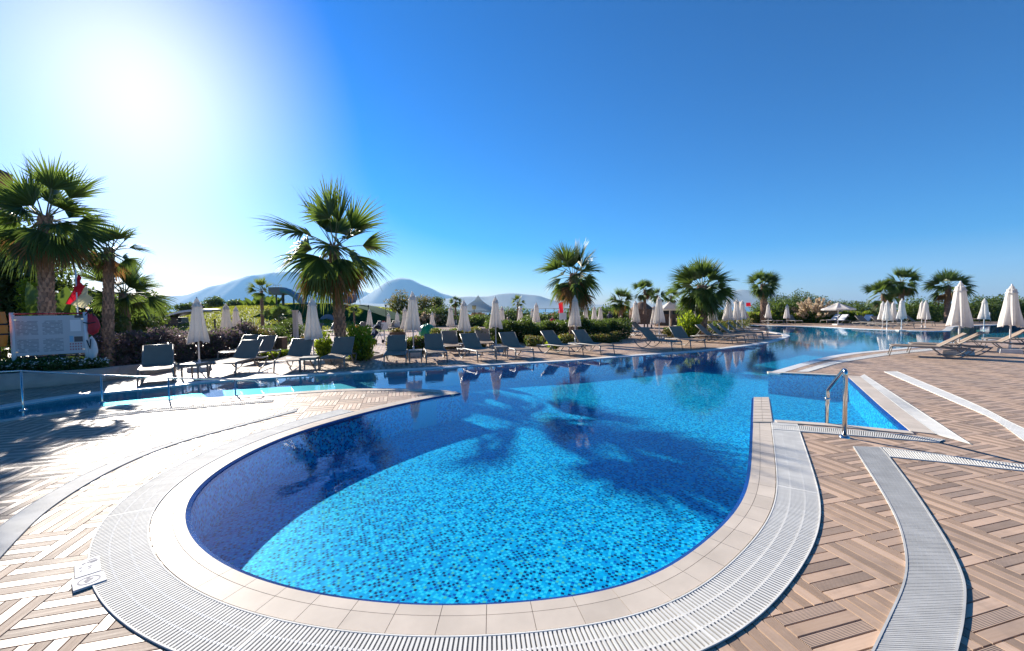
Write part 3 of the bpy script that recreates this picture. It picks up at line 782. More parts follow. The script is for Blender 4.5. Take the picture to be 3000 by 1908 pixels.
# ================================================================ PALMS
def frond_mesh(rnd, az, el, lp, rf, droop, mat, nseg=30, span=118, curl=0.5, hang=0.0):
    """one fan leaf in the crown's own frame: stalk, then a pleated fan whose tips hang"""
    d = Vector((math.cos(az) * math.cos(el), math.sin(az) * math.cos(el), math.sin(el)))
    pts = []; p = Vector((math.cos(az) * .05, math.sin(az) * .05, 0)); n = 6
    for i in range(n + 1):
        pts.append(p.copy())
        t = i / n
        dd = Vector((d.x, d.y, d.z - droop * 0.55 * t * t)).normalized()
        p = p + dd * (lp / n)
    f = (pts[-1] - pts[-2]).normalized(); tip = pts[-1]
    f = (f + Vector((0, 0, -1)) * hang).normalized()
    mb = MB()
    mb.tube(pts, [0.022 - 0.010 * i / n for i in range(n + 1)], 5, mi=1, cap=False)
    side = f.cross(Vector((0, 0, 1)))
    if side.length < .1: side = Vector((-math.sin(az), math.cos(az), 0))
    side.normalize()
    roll = rnd.uniform(-1.0, 1.0); up = side.cross(f).normalized()
    side, up = (side * math.cos(roll) + up * math.sin(roll)), (up * math.cos(roll) - side * math.sin(roll))
    fold = rnd.uniform(.05, .55)
    for j in range(nseg):
        th = R(span) * (2 * (j + .5) / nseg - 1) + rnd.uniform(-.02, .02)
        dr = (f * math.cos(th) + side * math.sin(th) + up * (fold * abs(math.sin(th)) + rnd.uniform(-.05, .05))).normalized()
        L = rf * (0.62 + 0.38 * math.cos(th * 1.1)) * rnd.uniform(.82, 1.12)
        wv = dr.cross(up).normalized()
        wm = 2.3 * rf * R(span) / nseg * .30
        c = tip - f * 0.03; rows = []
        sag = curl * rnd.uniform(.6, 1.4); dv = dr.copy(); K = 5
        for i in range(K + 1):
            t = i / K
            w = wm * (0.25, 0.85, 1.0, 0.75, 0.4, 0.05)[i]
            tw = up * (w * .35 if i < 4 else 0)
            rows.append((c - wv * w + tw, c, c + wv * w + tw))
            dv = (dv + Vector((0, 0, -1)) * sag * (t ** 1.5) * .55).normalized()
            c = c + dv * (L / K)
        mb.grid(rows)
    m = mb.mesh('frond', [mat, MAT_PETIOLE if mat is not MAT_DEADF else MAT_DEADF])
    return m

def palm(name, seed, trunk_h, crown, trunk_r, n_green, n_dead, lean=(0, 0), boots=True, yellow=False, skirt=0.6, lp=.48, boot_step=.135, nseg=30):
    """crown = overall leaf reach in metres; the Empty stands at the foot"""
    rnd = random.Random(seed)
    root = empty(name)
    mb = MB(); rows = []; n = 14; K = 14
    for i in range(K + 1):
        t = i / K
        r = trunk_r * (1.25 - .38 * t if t < .3 else 1.136 - .25 * (t - .3)) * (1 + .05 * math.sin(i * 2.1))
        cx, cy = lean[0] * t ** 1.3, lean[1] * t ** 1.3
        rows.append([(cx + r * math.cos(2 * PI * k / n), cy + r * math.sin(2 * PI * k / n), trunk_h * t) for k in range(n)])
    mb.grid(rows, True); mb.poly(rows[-1])
    mb.build('trunk', MAT_TRUNK, root, smooth=True)
    if boots:
        b = MB(); nr = max(6, int(trunk_h / boot_step)); pr = 9
        for i in range(nr):
            t = (i + .3) / nr; z = trunk_h * t
            r = trunk_r * (1.25 - .38 * t if t < .3 else 1.136 - .25 * (t - .3))
            cx, cy = lean[0] * t ** 1.3, lean[1] * t ** 1.3
            for j in range(pr):
                a = 2 * PI * (j + .5 * (i % 2)) / pr + rnd.uniform(-.06, .06)
                er = Vector((math.cos(a), math.sin(a), 0)); et = Vector((-er.y, er.x, 0))
                w = 2 * PI * r / pr * .62; h = .20 * rnd.uniform(.8, 1.2); out = .045 * rnd.uniform(.6, 1.5) * (trunk_r / .17)
                c = Vector((cx, cy, z)) + er * (r * .98)
                p = [c - et * w * .75 - er * .01, c + et * w * .75 - er * .01, c + Vector((0, 0, h)) + et * w * .32 + er * out, c + Vector((0, 0, h)) - et * w * .32 + er * out]
                q = [x - er * .05 for x in p]
                b.poly(p); b.poly([p[3], p[2], q[2], q[3]]); b.poly([p[0], p[3], q[3], q[0]]); b.poly([p[1], q[1], q[2], p[2]])
        tag(b.build('leaf_bases', MAT_BOOT, root), kind='stuff')
    top = Vector((lean[0], lean[1], trunk_h))
    N = n_green
    for i in range(N + n_dead):
        az = i * 2.39996 + rnd.uniform(-.25, .25)
        if i < N:
            u = i / max(1, N - 1)
            el = R(80) - (R(80) + R(55) * skirt * 1.35) * u ** .9 + rnd.uniform(-.12, .12)
            dr = .10 + .85 * u; cu = .06 + 1.0 * u; mt = MAT_FROND_Y if yellow and u < .75 else MAT_FROND
            ss = rnd.uniform(.86, 1.08) * (1.0 if u > .12 else .92)
        else:
            u = 1.0; el = R(-58) + rnd.uniform(-.22, .2); dr = 1.3; cu = .95; mt = MAT_DEADF; ss = rnd.uniform(.7, .95)
        me = frond_mesh(rnd, az, el, crown * lp * ss * rnd.uniform(.6, 1.12), crown * (1 - lp) * 1.22 * ss, dr, mt, nseg, rnd.uniform(52, 80), cu, max(0, u - .25) * .7)
        o = bpy.data.objects.new('frond', me); o.location = top + Vector((0, 0, rnd.uniform(-.12, .05)))
        link(o, root)
    return root

def place(o, loc, rz=0, s=1.0, label=None, cat=None, group=None, sz=None):
    o.location = (loc[0], loc[1], loc[2] if len(loc) > 2 else 0)
    o.rotation_euler = (0, 0, rz)
    o.scale = (s, s, sz if sz else s)
    return tag(o, label, cat, group)
PG = 'fan palms around the pool terrace'
def zdepth(y, px_h): return px_h / 1200.0 * y
# big palm in the round bed
p = palm('palm_tree', 4, 4.35, 2.72, 0.175, 29, 10, (-.18, 0), skirt=.85, lp=.46, boot_step=.155)
place(p, (*(-7.029, 16.781), 0.05), 0.6, 1, 'tallest fan palm, standing in the low bed between two yellow-green shrubs', 'palm tree', PG)
p = palm('palm_tree', 9, 4.5, 1.75, 0.135, 28, 8, (.1, 0), skirt=.9)
place(p, ((-13.193, 11.6, 3.895)[0], 11.6, 0), 1.1, 1, 'big dark fan palm with drooping skirt, behind the rules board', 'palm tree', PG)
p = palm('palm_tree', 15, 3.75, 1.12, 0.115, 18, 3, (.12, .1))
place(p, ((-12.874, 13.0, 3.061)[0], 13.0, 0), 0.2, 1, 'fan palm with thick scaly trunk, beside the red flag', 'palm tree', PG)
p = palm('palm_tree', 23, 2.6, 1.7, 0.16, 24, 0, (0, 0), boots=False)
place(p, ((-15.581, 16.5, 2.722)[0], 16.5, 0), 0, 1, 'low dark fan palm, behind the purple hedge', 'palm tree', PG)
p = palm('palm_tree', 31, 3.45, 2.0, 0.17, 24, 10, (.05, 0), skirt=.75)
place(p, (*(3.106, 20.728), 0.0), 0.9, 1, 'fan palm with brown dead skirt, behind the middle white umbrella', 'palm tree', PG)
p = palm('palm_tree', 37, 2.95, 2.05, 0.22, 50, 3, (0, 0), skirt=1.0, lp=.5)
place(p, (*(11.09, 23.906), 0.0), 0.3, 1, 'bushiest fan palm with a full round crown, over the bright shrub', 'palm tree', PG)
p = palm('palm_tree', 41, 3.95, 1.75, 0.25, 34, 5, (-.1, 0), boots=True, skirt=.8, nseg=22)
place(p, (*(25.874, 42.034), 0.0), 0.3, 1, 'slim solitary fan palm on the far bank, before the blue headland', 'palm tree', PG)
pf = palm('palm_tree', 43, 3.6, 2.0, 0.2, 22, 3, (.0, 0), boots=False, skirt=.7, nseg=20)
def at_palm(src, a, s, rz, lab):
    return place(src, (a[0], a[1], a[2] - 3.6 * s), rz, s, lab, 'palm tree', PG)
at_palm(pf, (38.004, 40.0, 3.978), .95, 0, 'taller of two leaning palms above the far group of umbrellas')
for a, s, rz, lab in (
    ((37.142, 41.0, 2.832), .92, 2.0, 'lower of two leaning palms above the far group of umbrellas'),
    ((40.411, 38.0, 3.437), 1.02, 1.0, 'fan palm with bare forked foot, just behind the big near umbrella'),
    ((8.225, 31.0, 2.347), .62, 0.5, 'short stout palm with yellowed lower leaves, by the long hedge'),
    ((9.732, 30.0, 3.053), .50, 2.5, 'small palm against the thatched hut, its trunk ringed pale'),
    ((11.721, 33.0, 2.733), .42, 4.0, 'small palm half hidden, between the hut and the open white umbrella'),
    ((13.596, 35.0, 2.721), .45, 5.0, 'small dark palm just above the open white umbrella'),
    ((-5.771, 42.0, 2.626), .40, 1.5, 'small spiky palm in front of the coastal hills'),
    ((-16.963, 30.0, 1.334), .62, 3.2, 'low trunkless palm before the green mound'),
    ((-22.082, 24.0, 1.561), .55, 0.9, 'low dark palm at the end of the purple hedge')):
    at_palm(copy_tree(pf), a, s, rz, lab)
py = palm('palm_tree', 51, 3.6, 1.2, 0.11, 11, 0, (0, 0), boots=False, skirt=.3, yellow=True, nseg=18)
at_palm(py, (-18.874, 31.0, 3.398), 1.0, 0, 'thin young palm with few yellow leaves, before the green mound')
for a, s, rz, lab in (((-12.707, 33.0, 1.77), .62, 1.0, 'little yellow-green palm just past the tallest palm trunk'),
                      ((0.504, 34.0, 2.339), .62, 2.0, 'little yellow-green palm with a white globe lamp beside it')):
    at_palm(copy_tree(py), a, s, rz, lab)

# ================================================================ UMBRELLAS
def closed_umbrella(seed):
    """folded parasol 2.35 m tall, canopy pleated round the pole"""
    rnd = random.Random(seed)
    root = empty('closed_umbrella')
    mb = MB(); mb.tube([(0, 0, .12), (0, 0, 2.28)], .024, 10); mb.build('pole', MAT_POLE, root, smooth=True)
    mb = MB(); n = 96; K = 22; rows = []
    ph = [rnd.uniform(-.25, .25) for _ in range(8)]; dp = [rnd.uniform(.7, 1.3) for _ in range(8)]; hang = [rnd.uniform(-.05, .04) for _ in range(8)]
    for i in range(K + 1):
        t = i / K
        base = .115 + .006 * math.sin(t * 9) + .20 * t ** 1.1
        row = []
        for k in range(n):
            a = 2 * PI * k / n; lobe = a * 8 / (2 * PI); j = int(lobe) % 8; fr = lobe - int(lobe)
            fold = abs(2 * fr - 1) ** 1.2              # 1 on the rib, 0 between
            amp = .16 + .22 * t
            r = base * (1 - amp * dp[j] * (1 - fold)) * (1 + .05 * math.sin(3 * a + ph[j] * 6 + 5 * t))
            aa = a + (ph[j] * .5 + .12) * t * math.sin(fr * PI)
            z = 2.22 - 1.30 * t + (hang[j] + .035 * (1 - fold)) * t * t
            row.append((r * math.cos(aa), r * math.sin(aa), z))
        rows.append(row)
    mb.grid(rows, True)
    inner = [[(x * .86, y * .86, z + .012) for x, y, z in r] for r in (rows[-1], rows[-3])]
    mb.grid([rows[-1]] + inner, True)
    mb.build('canopy', MAT_CANVAS, root, smooth=True)
    mb = MB(); rows = []
    for i in range(8):
        t = i / 7; row = []
        for k in range(64):
            a = 2 * PI * k / 64; fr = (a * 8 / (2 * PI)) % 1.0; fold = abs(2 * fr - 1)
            r = (.012 + .105 * t ** .6 + .055 * t ** 3) * (1 - (.10 + .12 * t) * (1 - fold) ** 1.5)
            row.append((r * math.cos(a), r * math.sin(a), 2.36 - .27 * t - .03 * fold * t * t))
        rows.append(row)
    mb.grid(rows, True); mb.build('vent_cap', MAT_CANVAS, root, smooth=True)
    mb = MB(); mb.lathe([(.0, 2.40), (.02, 2.39), (.026, 2.365), (.018, 2.34)], 10); mb.build('finial', MAT_POLE, root, smooth=True)
    mb = MB(); mb.box((0, 0, .07), (.52, .52, .14), taper=.94); mb.build('base', MAT_CONC, root)
    mb = MB(); mb.tube([(0, 0, .14), (0, 0, .36)], .034, 10); mb.build('sleeve', MAT_POLE, root, smooth=True)
    return root
UP = [closed_umbrella(s) for s in (1, 2, 3, 4)]
UUSED = [False] * 4; UG = 'closed white umbrellas around the pool'
def umbrella(pos, ztop, lab, i=0, zb=0.0):
    v = i % 4; o = UP[v] if not UUSED[v] else copy_tree(UP[v]); UUSED[v] = True
    s = (ztop - zb) / 2.40
    return place(o, (pos[0], pos[1], zb), 0.7 * i + .3, s, lab, 'umbrella', UG)
NEAR_U = [
    ((-9.512, 12.395, 2.247), 'closed umbrella at the left end of the row, over a side table'),
    ((-6.661, 13.692, 2.264), 'closed umbrella just left of the tallest palm trunk'),
    ((-3.823, 15.815, 2.506), 'tallest closed umbrella right of the tallest palm, above a side table'),
    ((-2.055, 17.571, 2.214), 'closed umbrella between two loungers, before the white tent'),
    ((-0.745, 18.65, 2.364), 'closed umbrella with sunlit edge, overlapping the white tent top'),
    ((3.011, 19.552, 2.397), 'closed umbrella in front of the palm with the brown skirt'),
    ((8.003, 22.258, 2.412), 'closed umbrella overlapping the open square parasol'),
    ((12.214, 24.938, 2.369), 'closed umbrella right beside the bushiest palm trunk'),
    ((13.754, 25.999, 2.319), 'first closed umbrella past the bushiest palm, above a row of loungers'),
    ((15.161, 27.614, 2.301), 'second closed umbrella past the bushiest palm, above a row of loungers'),
    ((16.579, 29.483, 2.236), 'third closed umbrella past the bushiest palm, partly hiding a sand-coloured canopy'),
    ((15.37, 14.055, 2.544), 'big closed umbrella over the two nearest loungers on the right deck'),
    ((17.628, 14.462, 2.438), 'big closed umbrella at the right edge, over two loungers'),
]
for i, (t, lab) in enumerate(NEAR_U):
    umbrella(t, t[2], lab, i)
# farther ones: their reach tells the distance, the ground there lies a little lower
def far_umb(a, top_len, lab, i):
    umbrella((a[0], a[1]), a[2], lab, i, a[2] - top_len)
for i, (a, lab) in enumerate((
    ((-12.898, 18.5, 2.216), 'closed umbrella standing in the purple hedge, behind the second lounger'),
    ((-16.161, 24.0, 2.168), 'narrow bluish closed umbrella beside the one in the purple hedge'),
    ((-15.548, 30.0, 1.817), 'closed umbrella half lit tan, before the green mound arch'),
    ((-11.466, 33.0, 1.947), 'closed umbrella before the right end of the green mound'),
    ((-10.839, 36.0, 1.615), 'first of two small closed umbrellas behind the round red sign'),
    ((-10.087, 36.0, 1.695), 'second of two small closed umbrellas behind the round red sign'),
    ((-6.78, 26.0, 2.007), 'closed umbrella tucked behind the tallest closed umbrella'),
    ((-7.778, 40.0, 1.647), 'small closed umbrella above the green play dome'),
    ((-4.327, 29.0, 2.07), 'closed umbrella at the near corner of the white tent'),
    ((-0.683, 28.0, 2.016), 'closed umbrella almost hidden behind the one with sunlit edge'),
    ((-2.868, 45.0, 1.488), 'tiny pale closed umbrella inside the white tent'),
    ((0.616, 30.0, 1.919), 'closed umbrella behind the little palm with the globe lamp'),
    ((1.918, 38.0, 1.887), 'closed umbrella farther back, beside the pale one by the sea fence'),
    ((1.674, 28.0, 2.22), 'pale closed umbrella standing alone before the sea fence'),
    ((5.926, 33.0, 2.009), 'first of three closed umbrellas right of the brown-skirted palm'),
    ((6.841, 34.0, 1.979), 'middle of three closed umbrellas right of the brown-skirted palm'),
    ((7.566, 35.0, 1.922), 'last of three closed umbrellas right of the brown-skirted palm'),
    ((7.851, 26.0, 2.239), 'closed umbrella before the thatched hut'),
    ((10.432, 30.0, 1.949), 'closed umbrella peeking out behind the one at the open parasol'),
    ((20.871, 40.0, 1.83), 'closed umbrella half hidden behind the row past the bushiest palm'),
    ((25.032, 40.0, 2.046), 'closed umbrella beside the slim solitary palm'),
    ((26.864, 40.0, 1.957), 'closed umbrella between the slim palm and the pampas grass'),
    ((28.069, 31.0, 2.054), 'leftmost closed umbrella of the far group on the right bank'),
    ((26.571, 29.0, 2.078), 'second closed umbrella of the far group on the right bank'),
    ((28.87, 31.0, 2.018), 'third closed umbrella of the far group on the right bank'),
    ((26.654, 28.0, 2.195), 'tallest closed umbrella of the far group on the right bank'),
    ((32.038, 32.0, 2.053), 'left of the paired closed umbrellas on the right bank'),
    ((31.32, 31.0, 2.066), 'right of the paired closed umbrellas on the right bank'),
    ((32.295, 28.0, 2.126), 'closed umbrella between the two big near umbrellas'))):
    far_umb(a, 2.3, lab, i + 1)

def open_umbrella(pos, ztop, rad, sides, drop, lab, mat=None, rz=0.0, val=.12, zb=0.0):
    root = empty('open_umbrella', (pos[0], pos[1], zb), rz); ztop -= zb
    mat = mat or MAT_CANVAS
    mb = MB(); mb.tube([(0, 0, 0), (0, 0, ztop - .05)], .03, 8); mb.build('pole', MAT_POLE, root)
    for k in range(sides):
        a, b = 2 * PI * k / sides, 2 * PI * (k + 1) / sides
        mb = MB(); rows = []
        for i in range(7):
            t = i / 6; r = .1 + (rad - .1) * t; z = ztop - drop * t ** .9 + .0
            sag = -.06 * rad * math.sin(PI * t) * 1.0
            rows.append([((math.cos(a) * (1 - q) + math.cos(b) * q) * r, (math.sin(a) * (1 - q) + math.sin(b) * q) * r, z + sag * math.sin(PI * q)) for q in (0, .25, .5, .75, 1)])
        mb.grid(rows)
        mb.grid([rows[-1], [(x, y, z - val) for x, y, z in rows[-1]]])
        mb.build('canopy_panel', mat, root, smooth=True)
        mb = MB(); mb.tube([(math.cos(a) * .05, math.sin(a) * .05, ztop - .25), (math.cos(a) * rad * .98, math.sin(a) * rad * .98, ztop - drop - .03)], .012, 5); mb.build('rib', MAT_POLE, root)
    mb = MB(); mb.lathe([(.0, ztop + .06), (.18 * rad, ztop - .06 * rad), (.22 * rad, ztop - .12 * rad)], sides * 2); mb.build('vent_cap', mat, root, smooth=True)
    mb = MB(); mb.box((0, 0, .06), (.6, .6, .12)); mb.build('base', MAT_CONC, root)
    return tag(root, lab, 'umbrella', 'open umbrellas')
a = (10.4, 27.0, 2.096); open_umbrella(a, a[2], .90, 4, .42, 'open square white parasol by the thatched hut', rz=.75, zb=-.3)
a = (29.071, 36.5, 1.974); open_umbrella(a, a[2], 1.25, 8, .52, 'open round white parasol over two white loungers on the far bank')
a = (-0.27, 60.0, 1.856); open_umbrella(a, a[2], 1.1, 8, .5, 'tiny open white parasol by the sea fence', zb=-.4)
open_umbrella(((7.713, 75.0, 1.098)[0], 75), (7.713, 75.0, 1.098)[2], 1.4, 8, .5, 'tiny open red parasol by the sea', MAT_FLAGR, zb=-.5)
a = (19.884, 45.0, 1.472); open_umbrella(a, a[2], 1.1, 8, .5, 'small open white parasol glimpsed left of the bushiest palm trunk', zb=-.4)

# ================================================================ LOUNGERS AND TABLES
def lounger(back_deg=42):
    """local y: 0 at the foot end, head at +y; seat 0.36 m high"""
    root = empty('sun_lounger')
    H, W, LN = .36, .66, 1.92
    mb = MB()
    for s in (-1, 1):
        pts = [(s * W / 2, .0, H - .03), (s * W / 2, .10, H), (s * W / 2, 1.2, H), (s * W / 2, 1.5, H - .05), (s * W / 2, LN, H - .05)]
        mb.tube(pts, .024, 8)
    for y, z in ((.03, H - .025), (.62, H - .01), (1.16, H - .02), (1.88, H - .05)):
        mb.tube([(-W / 2, y, z), (W / 2, y, z)], .016, 8)
    mb.build('frame', MAT_FRAME, root, smooth=True)
    for s in (-1, 1):
        mb = MB(); mb.tube([(s * W / 2, .05, H - .02), (s * (W / 2 + .01), .02, .2), (s * (W / 2 + .01), -.03, 0.0)], [.026, .024, .02], 8, flat=.7)
        mb.build('front_leg', MAT_FRAME, root, smooth=True)
        mb = MB(); pts = []
        for q in range(13):
            t = q / 12; pts.append((s * (W / 2 + .012), 1.02 + .92 * t, (H - .05) * abs(2 * t - 1) ** 1.9 + .022 + (0 if .2 < t < .8 else 0)))
        mb.tube(pts, .022, 8, flat=.8); mb.build('rear_leg', MAT_FRAME, root, smooth=True)
    mb = MB(); rows = []
    for i in range(9):
        y = .03 + 1.15 * i / 8; sg = -.022 * math.sin(PI * i / 8)
        rows.append([(x * (W / 2 - .01), y, H + .018 + sg * (1 - x * x) - (.03 if i == 0 else 0)) for x in (-1, -.5, 0, .5, 1)])
    mb.grid(rows); mb.grid([[(x, y, z - .008) for x, y, z in r] for r in rows]); mb.build('seat_sling', MAT_SLING, root, smooth=True)
    b = R(back_deg); hy, hz, L = 1.16, H + .01, .74
    def bp(x, t, o=0): return (x, hy + L * t * math.cos(b) - o * math.sin(b), hz + L * t * math.sin(b) + o * math.cos(b))
    mb = MB()
    for s in (-1, 1): mb.tube([bp(s * (W / 2 - .012), 0), bp(s * (W / 2 - .012), 1)], .019, 8)
    mb.tube([bp(-W / 2 + .01, 1), bp(W / 2 - .01, 1)], .019, 8)
    mb.build('back_frame', MAT_FRAME, root, smooth=True)
    mb = MB(); rows = [[bp(x * (W / 2 - .02), t, .014 - .02 * math.sin(PI * t) * (1 - x * x)) for x in (-1, -.5, 0, .5, 1)] for t in [i / 6 for i in range(7)]]
    mb.grid(rows); mb.grid([[(x, y + .004, z - .007) for x, y, z in r] for r in rows]); mb.build('backrest_sling', MAT_SLING, root, smooth=True)
    for s in (-1, 1):
        mb = MB(); mb.tube([bp(s * .25, .55, -.02), (s * .25, 1.72, H - .05)], .010, 6); mb.build('back_strut', MAT_FRAME, root)
    return root
LP = lounger(42); LP2 = lounger(36); LUSED = [False, False]; LG = 'grey sun loungers on the terrace'
def put_lounger(pos, ang, lab, flat=False, towel=None, z=0):
    """pos: middle of the foot end; ang: heading from foot to head (world angle)"""
    i = 1 if flat else 0
    src = (LP, LP2)[i]; o = src if not LUSED[i] else copy_tree(src); LUSED[i] = True
    place(o, (pos[0], pos[1], z), ang - PI / 2, 1, lab, 'sun lounger', LG)
    if towel:
        mb = MB(); b = R(36 if flat else 42); rows = []
        prof = [(.1, .386), (.4, .375), (.8, .372), (1.12, .384)] + [(1.16 + .74 * t * math.cos(b) - .03 * math.sin(b), .37 + .74 * t * math.sin(b) + .035) for t in (.15, .5, .8, 1.0)] + [(1.16 + .80 * math.cos(b), .37 + .72 * math.sin(b)), (1.16 + .82 * math.cos(b), .37 + .45 * math.sin(b))]
        for y, zz in prof: rows.append([(x, y, zz + .008 * math.sin(9 * x + 7 * y)) for x in np.linspace(-.28, .28, 7)])
        mb.grid(rows); mb.grid([[(x, y + .003, zz + .012) for x, y, zz in r] for r in rows])
        t = mb.build('towel', towel[0], None, smooth=True, loc=(pos[0], pos[1], z), rz=ang - PI / 2)
        tag(t, towel[1], 'towel')
    return o
def from_feet(a, b, lab, **kw):
    """a, b: the two front feet as seen left and right from the water"""
    A, B = Vector(a), Vector(b); c = (A + B) / 2; d = (B - A)
    return put_lounger((c.x, c.y), math.atan2(d.x, -d.y), lab, **kw)
H_ = R(90)
from_feet((-9.185, 10.06), (-8.743, 10.41), 'grey lounger nearest the planter, first of the row')
put_lounger((-10.081, 14.46), R(96), 'grey lounger behind the first umbrella, before the purple hedge')
put_lounger((-8.097, 11.388), R(97), 'grey lounger right of the first umbrella, in front')
put_lounger((-8.955, 13.73), R(98), 'grey lounger set back behind the third one of the row')
put_lounger((-6.541, 11.822), R(102), 'grey lounger left of the umbrella by the tallest palm')
put_lounger((-5.451, 12.34), R(100), 'grey lounger in front of the tallest palm trunk')
put_lounger((-3.765, 13.097), R(103), 'grey lounger just right of the large yellow-green shrub')
put_lounger((-2.513, 13.567), R(104), 'grey lounger right of the tallest closed umbrella')
put_lounger((-2.299, 15.885), R(104), 'grey lounger set back near the umbrella before the tent')
from_feet((-1.185, 13.574), (-0.527, 13.916), 'grey lounger turned slightly, left of the sunlit-edge umbrella')
put_lounger((-1.09, 17.169), R(100), 'grey lounger half hidden behind the slightly turned one')
put_lounger((0.437, 14.201), R(112), 'grey lounger with bluish back, right of the sunlit-edge umbrella')
from_feet((2.012, 14.856), (2.718, 15.336), 'grey lounger angled left of the umbrella at the skirted palm')
from_feet((3.221, 15.167), (3.949, 15.587), 'grey lounger angled right of the umbrella at the skirted palm')
put_lounger((7.882, 23.331), R(135), 'lounger draped with a beige towel, set back by the hedge', towel=(MAT_TOWELB, 'beige towel over the lounger set back by the hedge'))
put_lounger((8.728, 24.334), R(133), 'lounger beside the towel-draped one, back by the hedge')
from_feet((6.492, 16.589), (7.048, 16.959), 'long grey lounger seen from the side, left under its umbrella')
from_feet((7.619, 17.257), (8.116, 17.345), 'long grey lounger seen from the side, before the bright shrub')
for i, (a, lab) in enumerate((((10.571, 19.424), 'first lounger of the overlapping row beyond the bright shrub'), ((11.427, 19.898), 'second lounger of the overlapping row beyond the bright shrub'), ((12.29, 20.621), 'third lounger of the overlapping row beyond the bright shrub'), ((13.427, 21.857), 'fourth lounger of the overlapping row beyond the bright shrub'), ((14.698, 23.543), 'fifth lounger of the overlapping row beyond the bright shrub'), ((16.188, 25.865), 'farthest lounger of the overlapping row beyond the bright shrub'))):
    put_lounger(a, R(134 + 4 * i), lab)
RB = R(-40)
put_lounger((13.123, 14.196), RB, 'nearest lounger on the right deck, its back raised under the big umbrella', flat=True)
put_lounger((14.356, 14.782), RB, 'second lounger on the right deck, behind the nearest one', flat=True)
put_lounger((16.76, 15.546), RB, 'third lounger on the right deck, between the two big umbrellas', flat=True)
put_lounger((19.049, 16.519), RB, 'fourth lounger on the right deck, cut by the picture edge', flat=True)
for a, ang, lab, tw in (
    ((25.709, 39.214), 100, 'small lounger on the far bank between the two thin umbrellas', None),
    ((27.167, 38.727), 85, 'small lounger on the far bank facing the water, left of the pampas grass', None),
    ((30.09, 39.555), 10, 'left of the two towelled loungers under the open round parasol', (MAT_TOWEL, 'white towel on the left lounger under the open round parasol')),
    ((29.602, 37.914), 15, 'right of the two towelled loungers under the open round parasol', (MAT_TOWEL, 'white towel on the right lounger under the open round parasol')),
    ((29.838, 35.412), 20, 'lounger with white towel right of the open round parasol', (MAT_TOWEL, 'white towel on the lounger right of the open round parasol')),
    ((29.315, 32.776), 95, 'first grey lounger under the far group of umbrellas', None),
    ((28.682, 30.554), 95, 'second grey lounger under the far group of umbrellas', None),
    ((29.993, 30.204), 95, 'third grey lounger under the far group of umbrellas', None),
    ((33.778, 32.781), 120, 'grey lounger just left of the big near umbrella on the far bank', None),
    ((42.874, 37.79), 95, 'grey lounger on the far bank between the two big umbrellas', None),
    ((44.215, 38.27), 40, 'lounger with white towels on the far bank at the right', (MAT_TOWEL, 'white towel on the far bank lounger at the right'))):
    put_lounger(a, R(ang), lab, towel=tw)
for a, ang, lab in (((-14.754, 29.694), 90, 'dark lounger in the shade left of the tallest palm trunk'), ((-13.647, 30.264), 90, 'dark lounger in the shade behind the tallest palm trunk'), ((-12.487, 32.162), 80, 'dark lounger behind the large yellow-green shrub'),
                    ((-11.947, 34.486), 75, 'dark lounger under the umbrella at the green mound'), ((-10.11, 34.603), 95, 'dark lounger behind the round red sign'), ((-8.884, 34.326), 95, 'dark lounger behind the wooden planter'), ((-5.063, 35.664), 100, 'dark lounger below the tent corner')):
    put_lounger(a, R(ang), lab)

def side_table():
    root = empty('side_table')
    mb = MB(); mb.box((0, 0, .40), (.46, .46, .025)); mb.build('table_top', MAT_FRAME, root)
    for sx in (-1, 1):
        for sy in (-1, 1):
            mb = MB(); mb.box((sx * .2, sy * .2, .195), (.035, .035, .386)); mb.build('leg', MAT_FRAME, root)
    mb = MB(); mb.box((0, 0, .355), (.40, .40, .05)); mb.build('apron', MAT_FRAME, root)
    return root
tb = side_table(); first = True
for a, rz, lab in (((-8.589, 11.025), .1, 'grey side table under the first umbrella'), ((-6.055, 12.181), .2, 'grey side table under the umbrella by the tallest palm'),
                   ((-3.319, 14.001), .2, 'grey side table under the tallest closed umbrella'), ((-0.413, 14.897), .2, 'grey side table under the sunlit-edge umbrella'),
                   ((-1.941, 16.463), .2, 'grey side table under the umbrella before the tent'), ((3.094, 17.528), .5, 'grey side table under the umbrella at the skirted palm'), ((7.367, 20.302), .6, 'grey side table under the umbrella at the open parasol')):
    o = tb if first else copy_tree(tb); first = False
    place(o, a, rz, 1, lab, 'side table', 'side tables between the loungers')

# ================================================================ HANDRAILS
def rail(name, label, main, posts, r=.024):
    root = empty(name); tag(root, label, 'handrail')
    mb = MB(); mb.tube(main, r, 12); mb.build('top_rail', MAT_STEEL, root, smooth=True)
    for p, zt, zb in posts:
        mb = MB(); mb.tube([(p[0], p[1], zb), (p[0], p[1], zt)], r * .95, 12); mb.build('post', MAT_STEEL, root, smooth=True)
        mb = MB(); mb.lathe([(.0, .018), (.05, .016), (.055, .0)], 16, (p[0], p[1], max(zb, -.018))); mb.build('flange', MAT_STEEL, root, smooth=True)
    return root
a = Vector((*(4.391, 5.369), 0)); b = Vector((*(4.651, 6.007), 0))
za, zb_ = 0.93, 0.50
def arc(p, q, n=6): return [p.lerp(q, i / n) for i in range(n + 1)]
top = a + Vector((0, 0, za)); tb2 = b + Vector((0, 0, zb_))
d_ = (tb2 - top).normalized()
c1 = [a, a + Vector((0, 0, za - .10))]
for i in range(1, 8):
    t = i / 8; c1.append((a + Vector((0, 0, za - .10))).lerp(top, t).lerp(top.lerp(top + d_ * .12, t), t))
c1.append(top + d_ * .12)
e0 = tb2 - d_ * .08; e1 = b + Vector((0, 0, zb_ - .10))
c1.append(e0)
for i in range(1, 6):
    t = i / 6; c1.append(e0.lerp(tb2, t).lerp(tb2.lerp(e1, t), t))
c1 += [e1, b + Vector((0, 0, -.5))]
